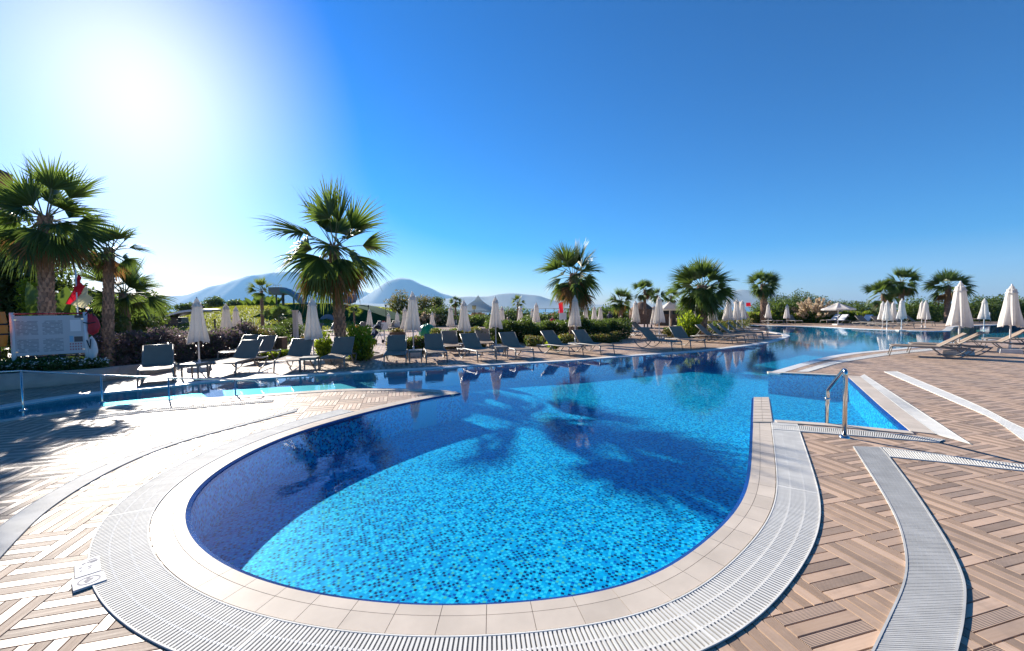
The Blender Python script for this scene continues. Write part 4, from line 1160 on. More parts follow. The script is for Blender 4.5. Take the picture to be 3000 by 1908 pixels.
root = empty('pool_handrail'); tag(root, 'bent stainless steel handrail at the pool steps', 'handrail')
mb = MB(); mb.tube(c1, .026, 14); mb.build('tube', MAT_STEEL, root, smooth=True)
mb = MB(); mb.lathe([(.026, .034), (.05, .028), (.062, .012), (.064, .002)], 20, (a.x, a.y, 0.0)); mb.build('flange', MAT_STEEL, root, smooth=True)
mb = MB(); mb.lathe([(.027, .0), (.033, .005), (.033, .05), (.027, .055)], 14, (b.x, b.y, zb_ - .16)); mb.build('joint_sleeve', MAT_STEEL, root, smooth=True)
HL = [(-9.157, 7.596), (-8.251, 8.171), (-7.005, 8.289), (-5.903, 8.658)]
ZT = [0.722, 0.537, 0.441, 0.33]
pts = [(HL[0][0] - .9, HL[0][1] - .7, ZT[0] + .02)] + [(h[0], h[1], z) for h, z in zip(HL, ZT)] + [(HL[3][0] + .35, HL[3][1] + .12, ZT[3] - .04), (HL[3][0] + .42, HL[3][1] + .14, ZT[3] - .12)]
rail('channel_handrail', 'long low steel handrail rising out of the narrow channel', pts, [(h, z, -.6) for h, z in zip(HL, ZT)], .015)

# ================================================================ PLANTING
def leaf_cloud(rng, n, sample, size, flat=0.0, up=0.25):
    """n leaf quads at points from sample(n); returns (n,4,3)"""
    P = sample(n)
    d = rng.normal(size=(n, 3)); d[:, 2] += up; d /= np.linalg.norm(d, axis=1)[:, None]
    w = rng.normal(size=(n, 3)); w -= (w * d).sum(1)[:, None] * d; w /= np.linalg.norm(w, axis=1)[:, None]
    s = size * rng.uniform(.6, 1.35, n)[:, None]
    return np.stack([P, P + d * s * .5 + w * s * .27, P + d * s, P + d * s * .5 - w * s * .27], axis=1)
def ell(rng, c, r, shell=.55, low=0.0):
    def f(n):
        v = rng.normal(size=(n, 3)); v /= np.linalg.norm(v, axis=1)[:, None]
        q = rng.uniform(shell ** 3, 1, n) ** (1 / 3)
        # lumpy outline
        lump = 1 + .16 * np.sin(v[:, 0] * 5 + c[0] * 3) * np.sin(v[:, 1] * 6 + c[1]) + .12 * np.sin(v[:, 2] * 9 + c[0])
        p = v * (q * lump)[:, None] * np.array(r) + np.array(c)
        p[:, 2] = np.maximum(p[:, 2], low + rng.uniform(0, .08, n)); return p
    return f
def hedge_pts(rng, path, w, z0, z1, lump=.18):
    P = np.array([(p[0], p[1]) for p in path]); seg = np.linalg.norm(np.diff(P, axis=0), axis=1); cum = np.concatenate([[0], np.cumsum(seg)])
    def f(n):
        s = rng.uniform(0, cum[-1], n); x = np.interp(s, cum, P[:, 0]); y = np.interp(s, cum, P[:, 1])
        tx = np.interp(s + .1, cum, P[:, 0]) - np.interp(s - .1, cum, P[:, 0]); ty = np.interp(s + .1, cum, P[:, 1]) - np.interp(s - .1, cum, P[:, 1])
        l = np.hypot(tx, ty) + 1e-6; nx, ny = -ty / l, tx / l
        # surface-biased points in a rounded box section with a wandering top
        a = rng.uniform(0, 2 * PI, n); q = rng.uniform(.55, 1, n) ** .5
        cu, cv = np.cos(a), np.sin(a); m = np.maximum(np.abs(cu), np.abs(cv)) ** .75
        u, v = cu / m * q * .5, cv / m * q * .5 + .5
        hgt = (z1 - z0) * (1 + lump * np.sin(s * 2.7) * np.sin(s * 1.1 + 2) + lump * .6 * np.sin(s * 6.1 + 1))
        ww = w * (1 + .3 * np.sin(s * 3.3))
        return np.stack([x + nx * u * ww, y + ny * u * ww, z0 + np.clip(v, 0, 1.05) * hgt], axis=1)
    return f
def plant(name, label, cat, parts, stem=None, group=None):
    """parts: list of (part name, quads, material)"""
    root = empty(name); tag(root, label, cat, group)
    for nm, Q, mt in parts:
        o = bpy.data.objects.new(nm, quads_mesh(nm, Q, mt)); link(o, root)
        if len(Q) > 400: o['kind'] = 'stuff'
    if stem:
        for s in stem:
            mb = MB(); mb.tube(s, [.03 - .02 * i / len(s) for i in range(len(s))], 6); mb.build('stem', MAT_WOOD, root)
    return root
RG = np.random.default_rng(5)
def shrub(name, label, c, r, n, size, mat, group=None, shell=.5, core=True, extra=()):
    parts = [('foliage', leaf_cloud(RG, n, ell(RG, c, r, shell), size), mat)]
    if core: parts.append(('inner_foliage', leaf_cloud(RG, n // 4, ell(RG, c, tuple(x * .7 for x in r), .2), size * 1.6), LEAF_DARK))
    parts += list(extra)
    st = [[(c[0] + dx * .3, c[1] + dy * .3, 0), (c[0] + dx, c[1] + dy, c[2] + r[2] * .3)] for dx, dy in ((r[0] * .3, 0), (-r[0] * .3, .05), (0, -r[1] * .3))]
    return plant(name, label, 'shrub', parts, st, group)
def hedge(name, label, path, w, z0, z1, n, size, mat, core=None, extra=(), lump=.18):
    parts = [('foliage', leaf_cloud(RG, n, hedge_pts(RG, path, w, z0, z1, lump), size), mat),
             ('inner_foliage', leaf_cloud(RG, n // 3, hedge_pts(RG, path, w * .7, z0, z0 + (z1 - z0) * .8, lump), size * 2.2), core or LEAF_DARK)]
    parts += [(nm, leaf_cloud(RG, k, hedge_pts(RG, path, w * 1.02, z0 + (z1 - z0) * f0, z1 * 1.02, lump), sz), mt) for nm, k, f0, sz, mt in extra]
    return plant(name, label, 'hedge', parts)

# --- bed with the tallest palm
c = (-6.462, 15.417)
bed = [(c[0] + 1.35 * math.cos(t) + .1, c[1] + 1.35 * math.sin(t) + .25) for t in np.linspace(0, 2 * PI, 33)[:-1]]
root = empty('planting_bed'); tag(root, 'low kerbed bed round the foot of the tallest palm', 'planter')
mb = MB(); mb.grid([[(p[0] + k * (p[0] - c[0]), p[1] + k * (p[1] - c[1]), z) for p in bed] for k, z in ((0, 0), (0, .10), (-.07, .105), (-.07, .03))], True); mb.build('kerb', MAT_STONE, root)
mb = MB(); mb.poly([(p[0] * .95 + c[0] * .05, p[1] * .95 + c[1] * .05, .06) for p in bed]); mb.build('soil', MAT_SOIL, root)
def tuft(label, c, r, n, size, mat, group='yellow-green shrubs'):
    """upright bright leaves"""
    P = ell(RG, (c[0], c[1], r[2] * .75), (r[0], r[1], r[2] * .9), .3)(n)
    d = np.stack([(P[:, 0] - c[0]) / r[0] * .5, (P[:, 1] - c[1]) / r[1] * .5, np.full(n, 1.0)], 1) + RG.normal(size=(n, 3)) * .3
    d /= np.linalg.norm(d, axis=1)[:, None]
    w = RG.normal(size=(n, 3)); w -= (w * d).sum(1)[:, None] * d; w /= np.linalg.norm(w, axis=1)[:, None]
    s = size * RG.uniform(.6, 1.3, n)[:, None]
    Q = np.stack([P, P + d * s * .5 + w * s * .22, P + d * s, P + d * s * .5 - w * s * .22], 1)
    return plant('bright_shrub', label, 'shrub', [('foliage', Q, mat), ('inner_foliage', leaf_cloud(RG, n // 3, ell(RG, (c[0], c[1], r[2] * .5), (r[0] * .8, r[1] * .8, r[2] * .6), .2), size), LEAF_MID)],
                 [[(c[0] + q, c[1], .02), (c[0] + q * 2, c[1], r[2] * .6)] for q in (-.1, 0, .1)], group)
a = (-6.801, 14.722); tuft('smaller yellow-green shrub left of the tallest palm trunk', (a[0], a[1]), (.30, .3, .58), 900, .13, LEAF_YEL)
a = (-5.471, 14.591); tuft('larger round yellow-green shrub right of the tallest palm trunk', (a[0], a[1]), (.50, .42, .72), 2000, .14, LEAF_YEL)
a = (10.077, 23.226); tuft('yellow-green shrub below the bushiest palm', (a[0], a[1]), (.62, .5, .85), 1500, .17, LEAF_YEL)
a = (1.776, 17.543); tuft('little yellow-green plant behind the angled lounger', (a[0], a[1]), (.28, .25, .35), 300, .13, LEAF_YEL)

# --- hedges
hedge('purple_hedge', 'tall purple-brown hedge behind the first loungers', [(-13.658, 13.251), (-12.567, 13.634), (-12.366, 15.067), (-11.595, 16.293), (-11.227, 18.378)], 1.1, 0, 1.08, 15000, .085, LEAF_PURP, LEAF_PURP, [('green_leaves', 1800, .1, .09, LEAF_MID), ('flower', 700, .6, .05, M_leaf('petal_lilac', [(.35, .25, .42), (.5, .4, .55)], .3, (.5, .4, .6)))])
hedge('ground_cover', 'low bright ground cover beside the fifth lounger', [(-9.642, 15.104), (-9.275, 15.819), (-8.705, 15.988)], .8, 0, .22, 2500, .07, LEAF_YEL, LEAF_MID)
shrub('green_shrub', 'olive green shrub behind the fourth lounger', (*(-11.152, 17.649), .5), (.9, .7, .62), 4500, .075, LEAF_OLIVE)
shrub('green_shrub', 'dark green shrub beside the wooden bin', (*(-11.394, 19.181), .5), (.9, .7, .62), 4500, .08, LEAF_MID)
shrub('green_shrub', 'dark rounded shrub before the green mound', (*(-13.517, 24.695), .5), (1.1, .8, .75), 4000, .09, LEAF_DARK)
hedge('flower_bed', 'mixed pink flower bed between the seventh and eighth loungers', [(-4.919, 16.295), (-4.208, 16.721), (-3.403, 16.893)], 1.0, 0, .62, 5200, .075, LEAF_MID, LEAF_OLIVE, [('flower', 420, .3, .06, LEAF_PINK), ('olive_leaves', 1600, .0, .08, LEAF_OLIVE)])
hedge('flower_bed', 'mixed olive planting behind the ninth lounger', [(-3.752, 19.041), (-2.584, 19.231), (-1.31, 19.414)], 1.2, 0, .78, 6000, .08, LEAF_OLIVE, LEAF_DARK, [('green_leaves', 2400, .0, .09, LEAF_MID)])
hedge('long_hedge', 'long dark green hedge behind the middle loungers', [(-1.379, 21.836), (0.357, 22.029), (2.216, 22.211), (4.195, 22.887), (6.482, 24.143)], 1.5, 0, 1.08, 17000, .10, LEAF_DARK, LEAF_DARK, [('young_leaves', 5000, .55, .10, LEAF_MID)])
hedge('ground_cover', 'rusty olive ground cover at the foot of the long hedge', [(0.646, 19.694), (2.331, 20.03), (3.78, 20.628), (5.637, 21.671)], .8, 0, .42, 6000, .07, LEAF_OLIVE, LEAF_MID)
hedge('ground_cover', 'low green planting round the bushiest palm', [(9.339, 25.158), (11.425, 24.451), (12.651, 24.855)], 1.2, 0, .45, 3000, .09, LEAF_MID, LEAF_OLIVE)
hedge('ground_cover', 'low olive planting behind the overlapping lounger row', [(13.849, 27.898), (16.785, 31.437), (21.171, 37.325)], 1.2, 0, .75, 3000, .11, LEAF_OLIVE, LEAF_MID)
hedge('far_hedge', 'low yellow-green hedge along the far bank', [(25.513, 44.332), (27.895, 43.435), (30.462, 42.467), (33.449, 41.342), (35.101, 39.698)], 1.6, 0, 1.0, 14000, .16, LEAF_YEL, LEAF_MID, [('olive_leaves', 4000, .0, .17, LEAF_OLIVE)])
def bush(label, a, r, n, size, mat, cat='shrub', group='bushes behind the far bank'):
    return shrub('tall_bush', label, (a[0], a[1], a[2]), r, n, size, mat, group, .4)
for a, r, n, mt, lab in (
    ((29.529, 46.0, 0.932), (2.6, 2, 2.0), 5200, LEAF_DARK, 'tall dark bush just right of the slim solitary palm'),
    ((35.214, 50.0, 1.323), (3.4, 2, 2.3), 6500, LEAF_DARK, 'tallest dark bush behind the pampas grass'),
    ((29.345, 44.0, 0.991), (2.2, 1.5, 1.4), 4200, LEAF_MID, 'mid green reedy bush between the thin umbrellas'),
    ((40.432, 50.0, 0.759), (2.8, 1.6, 1.8), 4200, LEAF_DARK, 'dark bush behind the open round parasol'),
    ((38.152, 44.0, 0.664), (3.0, 1.6, 1.4), 4800, LEAF_DARK, 'dark low bush left of the far group of umbrellas'),
    ((41.666, 42.0, 0.824), (2.6, 1.6, 1.6), 4800, LEAF_MID, 'green bush between the two groups of palms'),
    ((48.322, 46.0, 0.588), (3.2, 1.6, 1.5), 4800, LEAF_MID, 'green bush behind the forked palm'),
    ((47.794, 42.0, 0.749), (2.8, 1.6, 1.7), 4800, LEAF_DARK, 'dark bush right of the big near umbrella'),
    ((52.078, 44.0, 0.97), (2.4, 1.6, 1.8), 4800, LEAF_DARK, 'dark bush behind the second big umbrella'),
    ((54.835, 44.0, 0.79), (2.6, 1.6, 1.5), 3800, LEAF_MID, 'green bush at the right picture edge'),
    ((9.193, 38.0, 0.912), (2.2, 1.3, 1.2), 4000, LEAF_MID, 'green bush below the short stout palm'),
    ((6.675, 40.0, 0.738), (3.5, 1.3, 1.0), 4500, LEAF_DARK, 'dark low bush behind the three umbrellas'),
    ((3.488, 38.0, 0.506), (3.0, 1.3, .9), 4500, LEAF_DARK, 'dark low bush below the white notice board'),
    ((0.012, 48.0, 0.833), (3.4, 1.5, 1.1), 4000, LEAF_MID, 'grey-green bush by the sea fence'),
    ((-8.037, 46.0, 0.97), (3.2, 1.5, 1.3), 4200, LEAF_DARK, 'dark bush left of the white tent'),
    ((-10.589, 50.0, 1.965), (1.4, 1.2, 1.8), 2600, LEAF_OLIVE, 'olive tree-like bush behind the tallest closed umbrella'),
    ((-13.623, 50.0, 2.21), (1.7, 1.2, 1.9), 3200, LEAF_OLIVE, 'pale olive bush left of the tallest closed umbrella'),
    ((-9.446, 52.0, 2.387), (1.0, 1.0, 1.2), 1800, LEAF_DARK, 'small round dark tree above the little closed umbrella'),
    ((-15.377, 48.0, 1.341), (1.5, 1.2, .8), 2000, LEAF_YEL, 'yellow-green bush on the end of the green mound'),
    ((-3.664, 44.0, 0.404), (2.6, 1.2, .9), 3200, LEAF_MID, 'grey-green bush inside the tent shade'),
    ((-11.107, 46.0, 0.815), (1.6, 1.2, 1.0), 2400, LEAF_MID, 'mid green bush behind the tucked umbrella'),
    ((21.365, 42.0, 0.512), (2.2, 1.2, 1.1), 3000, LEAF_DARK, 'dark bush behind the overlapping lounger row'),
    ((27.389, 45.0, 0.743), (1.2, 1.2, 1.1), 2200, LEAF_MID, 'green bush at the foot of the slim solitary palm')):
    bush(lab, a, r, n, .17, mt)
# pampas grass
def pampas(label, a, r, n):
    c = np.array([a[0], a[1], 0.0]); Q = []; rg = RG; L = []
    for i in range(n):
        az = rg.uniform(0, 2 * PI); tilt = rg.uniform(.15, 1.15); ln = r * rg.uniform(.8, 1.15)
        d = np.array([math.cos(az) * math.sin(tilt), math.sin(az) * math.sin(tilt), math.cos(tilt)]); w = np.array([-math.sin(az), math.cos(az), 0])
        for t in np.linspace(.55, 1.0, 9):
            p = c + d * ln * t; sz = .32 * math.sin(PI * (t - .5) / .56) + .05
            for _ in range(3):
                e = d + rg.normal(size=3) * .35; e /= np.linalg.norm(e); ww = rg.normal(size=3) * .06
                L.append([p, p + e * sz * .5 + ww, p + e * sz, p + e * sz * .5 - ww])
        for _ in range(3):
            e = d + rg.normal(size=3) * .15; b = c + e * ln * .75 - np.array([0, 0, .15]); Q.append([c - w * .03, c + w * .03, b + w * .02, b - w * .02])
    return plant('pampas_grass', label, 'grass clump', [('plumes', np.array(L), LEAF_PAMPAS), ('blades', np.array(Q), LEAF_MID)])
a = (30.979, 42.0, 1.444); pampas('straw-coloured pampas grass plumes on the far bank', a, 2.3, 70)
a = (-9.062, 45.0, 1.001); pampas('small pale pampas plumes behind the little closed umbrella', a, 1.5, 26)
a = (-4.667, 52.0, 0.814); pampas('pale pampas plumes inside the white tent', a, 1.6, 30)

# --- dark planting at the left edge
for a, r, n, mt, lab in (((-17.948, 15.0, 2.306), (2.2, 1.2, 2.6), 9000, LEAF_DARK, 'dark leafy tree behind the rules board'), ((-18.202, 19.0, 1.451), (1.6, 1.0, 1.2), 4500, LEAF_DARK, 'dark shrub below the low dark palm'),
                         ((-19.499, 22.0, 1.788), (.9, .8, 1.0), 3000, LEAF_MID, 'bright green bush at the end of the purple hedge'), ((-16.167, 15.5, 1.005), (1.5, .8, 1.0), 4500, LEAF_DARK, 'dark shrub behind the red life vests'),
                         ((-17.74, 14.0, 3.209), (1.5, 1.2, 2.8), 7000, LEAF_DARK, 'dark tree cut by the left picture edge')):
    bush(lab, a, r, n, .15, mt, group='dark planting at the left')
a = (-15.735, 13.4, 2.577)
plant('climbing_plant', 'sunlit yellow-green climber behind the rules board', 'plant', [('foliage', leaf_cloud(RG, 900, ell(RG, (a[0], a[1], 2.3), (.28, .25, .75), .2), .11), LEAF_YEL)], [[(a[0], a[1], 0), (a[0] + .05, a[1], 2.6)]])
# banana-like broad leaf
def broad_leaf(label, a, n, h, mat, spread=.5):
    root = empty('broadleaf_plant', (a[0], a[1], 0)); tag(root, label, 'plant')
    rnd = random.Random(int(a[0] * 100))
    for i in range(n):
        az = i * 2.4 + rnd.random(); mb = MB(); rows = []; ln = h * rnd.uniform(.8, 1.1)
        for q in range(9):
            t = q / 8; z = ln * (t - .28 * spread * t ** 3); x = ln * spread * .75 * t ** 1.6; w = .17 * h * math.sin(PI * min(1, t * 1.02)) ** .7 * (0 if t < .15 else 1) + .012
            c_, s_ = math.cos(az), math.sin(az)
            rows.append([(c_ * x - s_ * w * k, s_ * x + c_ * w * k, z + .03 * abs(k)) for k in (-1, 0, 1)])
        mb.grid(rows); mb.build('leaf', mat, root, smooth=True)
    return root
broad_leaf('upright broad leaf catching the sun, above the rules board', (-13.696, 12.2, 1.989), 5, 2.75, LEAF_MID, .25)
for px, Y, h, lab in ((745, 52, 3.2, 'first banana plant on the crest of the lawn'), (775, 53, 3.4, 'second banana plant on the crest of the lawn'), (800, 51, 3.3, 'third banana plant, below the slide tower'), (725, 54, 2.6, 'shortest banana plant on the crest of the lawn')):
    a = {745: (-32.651, 52.0, 2.238), 775: (-31.956, 53.0, 2.231), 800: (-29.689, 51.0, 2.2), 725: (-34.806, 54.0, 2.268)}[px]
    o = broad_leaf(lab, a, 9, h, LEAF_MID, .6); o.location.z = 1.2

# ================================================================ RAISED PLANTER WITH RULES BOARD
W0 = [(-12.368, 8.554), (-12.114, 9.243), (-11.926, 9.466), (-11.593, 9.861), (-11.175, 10.239), (-10.794, 10.807), (-10.845, 11.19)]
wp = resample(catmull(W0, .1), .25); nn = normals(wp)
root = empty('stone_planter'); tag(root, 'raised stone planter wall with rounded end, beside the channel', 'planter')
mb = MB(); rows = []
for i, (p, n) in enumerate(zip(wp, nn)):
    t = i / (len(wp) - 1); h = .42 * (1 - .25 * t)
    rows.append([(p.x, p.y, 0), (p.x - n.x * .05, p.y - n.y * .05, h), (p.x + n.x * .17, p.y + n.y * .17, h + .005), (p.x + n.x * .2, p.y + n.y * .2, h - .1)])
mb.grid(rows)
e = rows[-1]; e2 = [(x + .35, y + .5, z) for x, y, z in e]; e3 = [(x + .2, y + 1.6, z) for x, y, z in e]
mb.grid([e, e2, e3]); mb.build('wall', MAT_STONE, root, smooth=True)
mb = MB(); mb.grid([[(p.x + n.x * .18, p.y + n.y * .18, .31), (p.x + n.x * 2.2, p.y + n.y * 2.2, .36)] for p, n in zip(wp, nn)]); mb.build('soil', MAT_SOIL, root)
fpath = [(p.x + n.x * .55, p.y + n.y * .55) for p, n in zip(wp, nn)]
hedge('flower_bed', 'white-flowered border planted along the stone planter', fpath, .75, .33, .60, 7000, .075, LEAF_DARK, LEAF_DARK, [('green_leaves', 2500, .0, .08, LEAF_MID), ('flower', 1500, .45, .06, LEAF_WHITE)])

BP0 = (-12.326, 10.1, 0.609); BP1 = (-11.349, 10.9, 0.568)
root = empty('rules_board'); tag(root, 'white rules board on two white posts, in the planter', 'sign')
bd = Vector((BP1[0] - BP0[0], BP1[1] - BP0[1], 0)); bw = bd.length; br = math.atan2(bd.y, bd.x); bn = Vector((bd.y, -bd.x, 0)).normalized()
k = NT('rules_print'); uv = k.uv(); sx = k.n('SeparateXYZ'); k.l(uv, sx.inputs[0]); u_, v_ = sx.outputs[0], sx.outputs[1]
ln = k.math('GREATER_THAN', k.math('FRACT', k.math('MULTIPLY', v_, 30)), .5)
cmb = k.n('CombineXYZ'); k.l(k.math('MULTIPLY', u_, 16), cmb.inputs[0]); k.l(k.math('FLOOR', k.math('MULTIPLY', v_, 30)), cmb.inputs[1])
wd = k.math('GREATER_THAN', k.noise(cmb.outputs[0], 1.0, 1), .44)
def band(x, a, b): return k.math('MULTIPLY', k.math('GREATER_THAN', x, a), k.math('LESS_THAN', x, b))
c1_ = k.math('ADD', band(u_, .035, .33), band(u_, .39, .68)); r1_ = k.math('ADD', band(v_, .07, .42), band(v_, .52, .88))
tx = k.math('MULTIPLY', k.math('MULTIPLY', ln, wd), k.math('MULTIPLY', c1_, r1_))
col = k.mix(k.math('MULTIPLY', tx, .75), (.46, .47, .48), (.11, .12, .14))
col = k.mix(k.math('MULTIPLY', band(u_, .84, .97), band(v_, .30, .44)), col, (.06, .05, .06))
col = k.mix(k.math('MULTIPLY', band(u_, .77, .83), band(v_, .30, .46)), col, (.20, .40, .55))
col = k.mix(k.math('MULTIPLY', band(u_, .79, .95), band(v_, .58, .88)), col, (.70, .68, .68))
ic = k.math('MULTIPLY', k.math('LESS_THAN', k.math('ABSOLUTE', k.math('SUBTRACT', k.math('FRACT', k.math('MULTIPLY', u_, 25)), .5)), .3), k.math('LESS_THAN', k.math('ABSOLUTE', k.math('SUBTRACT', k.math('FRACT', k.math('MULTIPLY', v_, 14)), .5)), .28))
col = k.mix(k.math('MULTIPLY', ic, k.math('MULTIPLY', band(u_, .77, .97), band(v_, .07, .27))), col, (.35, .12, .14))
col = k.mix(k.math('MULTIPLY', band(u_, .86, 1.0), band(v_, .93, 1.0)), col, (.04, .04, .05))
k.l(col, k.p.inputs['Base Color']); k.p.inputs['Roughness'].default_value = .35
Z0, Z1 = .74, 1.74
mb = MB(); a_ = Vector((BP0[0], BP0[1], 0)) + bd * .02; b_ = Vector((BP0[0], BP0[1], 0)) + bd * .98
mb.poly([(*(a_ + bn * .02).xy, Z0), (*(b_ + bn * .02).xy, Z0), (*(b_ + bn * .02).xy, Z1), (*(a_ + bn * .02).xy, Z1)], [(0, 0), (1, 0), (1, 1), (0, 1)]); mb.build('printed_face', k.mat, root)
mb = MB(); cc = (a_ + b_) / 2; mb.box((cc.x, cc.y, (Z0 + Z1) / 2), ((b_ - a_).length, .03, Z1 - Z0), br); mb.build('panel', MAT_WHITE, root)
for p in (BP0, BP1):
    mb = MB(); mb.tube([(p[0], p[1], .3), (p[0], p[1], Z1 + .08)], .042, 12); mb.build('post', MAT_WHITE, root, smooth=True)
mb = MB(); mb.tube([(BP0[0], BP0[1], Z0 - .05), (BP1[0], BP1[1], Z0 - .05)], .02, 8); mb.build('lower_bar', MAT_DKMETAL, root)
mb = MB(); mb.tube([(BP0[0] + .02, BP0[1], Z1 + .05), (BP1[0] - .02, BP1[1], Z1 + .05)], .018, 8); mb.build('upper_bar', MAT_RED, root)
for zz in (Z0 + .1, Z1 - .1):
    for p in (a_, b_):
        mb = MB(); mb.box((p.x, p.y, zz), (.1, .05, .03), br); mb.build('bracket', MAT_STEEL, root)
# flag
fx = Vector((*(-11.97, 11.3, 2.338)[:2], 0))
root = empty('lifeguard_flag'); tag(root, 'red and pale yellow lifeguard flag hanging beside the rules board', 'flag')
mb = MB(); mb.tube([(fx.x, fx.y, .3), (fx.x + .01, fx.y, 2.98)], .016, 8); mb.build('flag_pole', MAT_WHITE, root, smooth=True)
ftl = (-11.904, 11.3, 2.87); fl_ = (-12.286, 11.3, 2.06); fr_ = (-11.545, 11.3, 2.22); fbt = (-11.786, 11.3, 1.913); fm = (-11.735, 11.3, 2.522)
def flag_part(nm, A_, B_, C_, D_, mt):
    mb = MB(); rows = []
    for i in range(9):
        s = i / 8; rows.append([tuple(Vector(A_).lerp(Vector(B_), q).lerp(Vector(D_).lerp(Vector(C_), q), s) + Vector((0, .05 * math.sin(7 * q + 3 * s), 0))) for q in [j / 8 for j in range(9)]])
    mb.grid(rows); mb.build(nm, mt, root, smooth=True)
flag_part('red_half', ftl, fm, (-12.081, 11.3, 2.03), fl_, MAT_FLAGR)
flag_part('yellow_half', fm, fr_, fbt, (-12.155, 11.3, 2.059), MAT_FLAGY)
# life vests hanging on the right post
def puffy(name, label, cat, c, r, mat, lump=.12, parts=()):
    root = empty(name, c); tag(root, label, cat)
    mb = MB(); rows = []
    for i in range(15):
        th = PI * i / 14; row = []
        for j in range(24):
            ph = 2 * PI * j / 24; q = (1 + lump * math.sin(3 * ph + 4 * th) * math.sin(th) + lump * .5 * math.sin(7 * th + ph)) * (.55 + .55 * th / PI) * (1 - .28 * math.exp(-(math.sin(ph * .5 + .75) * 6) ** 2))
            row.append((r[0] * math.sin(th) ** .7 * math.cos(ph) * q, r[1] * math.sin(th) ** .7 * math.sin(ph) * q, r[2] * math.cos(th) * (1 - .1 * math.cos(ph))))
        rows.append(row)
    mb.grid(rows, True); mb.build('body', mat, root, smooth=True)
    for nm, pts, rad, mt in parts:
        mb = MB(); mb.tube(pts, rad, 6); mb.build(nm, mt, root, smooth=True)
    return root
a = (-11.188, 10.95, 1.495); puffy('life_vest', 'red life vest hanging beside the rules board', 'life vest', a, (.17, .10, .27), MAT_RED, .12, [('strap', [(-.16, -.1, .05), (0, -.13, .02), (.16, -.1, .06)], .014, MAT_BLACKC), ('strap', [(-.12, -.09, .24), (-.05, -.05, .36), (.04, -.05, .36), (.1, -.09, .22)], .012, MAT_BLACKC)])
a = (-11.453, 11.05, 1.541); puffy('life_vest', 'darker red life vest behind the other, against the post', 'life vest', a, (.13, .09, .30), MAT_RED, .1, [('strap', [(-.1, -.09, .1), (0, -.11, .08), (.1, -.09, .1)], .014, MAT_BLACKC)])
a = (-11.239, 10.95, 0.855); puffy('white_bag', 'white cloth bag hanging below the red life vests', 'bag', a, (.13, .08, .30), MAT_TOWEL, .1, [('strap', [(-.06, -.09, .22), (.03, -.10, .0), (.05, -.09, .25)], .013, MAT_BLACKC)])
# orange rescue board at the left edge
a = (-12.349, 9.9, 1.423)
root = empty('rescue_float', a); tag(root, 'orange rescue float on the planter post, at the picture edge', 'rescue float')
mb = MB(); rows = []
for i in range(13):
    t = i / 12; z = .42 - .84 * t; w = .15 * math.sin(PI * (.12 + .76 * t)) ** .6
    rows.append([(w * math.cos(q), .055 * math.sin(q), z) for q in [2 * PI * j / 16 for j in range(16)]])
mb.grid(rows, True); mb.poly(rows[0]); mb.poly(rows[-1]); mb.build('body', MAT_ORANGE, root, smooth=True)
for zz in (.12, -.12):
    mb = MB(); mb.lathe([(.165, -.02), (.168, 0), (.165, .02)], 20, (0, 0, zz)); o = mb.build('strap', MAT_BLACKC, root); o.scale = (1, .42, 1)
# building at the left edge
root = empty('hotel_building', ((-28.429, 24.0, 8.165)[0], 24, 0), R(50.0)); tag(root, 'cream hotel building with dark tiled roof, at the left picture edge', 'building')
bx0 = 0.0
zr = (-29.074, 24.0, 9.929)[2]; zl = (-29.18, 24.0, 8.174)[2]
mb = MB(); mb.box((bx0 - 4.4, 4, zl / 2), (8, 7, zl)); mb.build('lower_wall', MAT_PLASTER, root)
mb = MB(); mb.box((bx0 - 4.9, 4.2, (zl + zr) / 2), (8, 6.4, zr - zl)); mb.build('upper_wall', MAT_PLASTER, root)
mb = MB(); mb.box((bx0 - 4.3, 3.9, zl + .06), (8.4, 7.4, .14)); mb.build('cornice', MAT_CONC, root)
mb = MB(); ex, ez = bx0 - .2, zr - .1
mb.grid([[(ex, -.0, ez), (ex, 8.2, ez)], [(ex - 4.6, 2.6, ez + 2.6), (ex - 4.6, 5.6, ez + 2.6)], [(ex - 9.2, -.0, ez), (ex - 9.2, 8.2, ez)]])
mb.poly([(ex, 0, ez), (ex - 4.6, 2.6, ez + 2.6), (ex - 9.2, 0, ez)]); mb.box((ex - 4.6, 4.1, ez - .08), (9.2, 8.2, .12)); mb.build('roof', MAT_ROOF, root)
for zz in (1.4, 4.2):
    for xx in (bx0 - 2.2, bx0 - 4.6):
        mb = MB(); mb.box((xx, .47, zz), (1.1, .1, 1.4)); w = mb.build('window', MAT_DKMETAL, root)
        mb = MB(); mb.box((xx, .41, zz), (.96, .02, 1.26)); mb.build('pane', MAT_GLASS, w)
# wooden bin and sliver things behind the loungers
a = (-10.403, 18.28)
root = empty('wooden_bin', (a[0], a[1], 0)); tag(root, 'small brown slatted wooden bin behind the fifth lounger', 'bin')
for i in range(8):
    for s, ax in ((-1, 0), (1, 0)):
        mb = MB(); mb.box((-.2 + .4 * i / 7, s * .2, .30), (.048, .02, .58)); mb.build('slat', MAT_WOOD, root)
for i in range(6):
    for s in (-1, 1):
        mb = MB(); mb.box((s * .212, -.15 + .3 * i / 5, .30), (.02, .048, .58)); mb.build('slat', MAT_WOOD, root)
mb = MB(); mb.box((0, 0, .615), (.5, .5, .05)); mb.build('lid', MAT_WOOD, root)
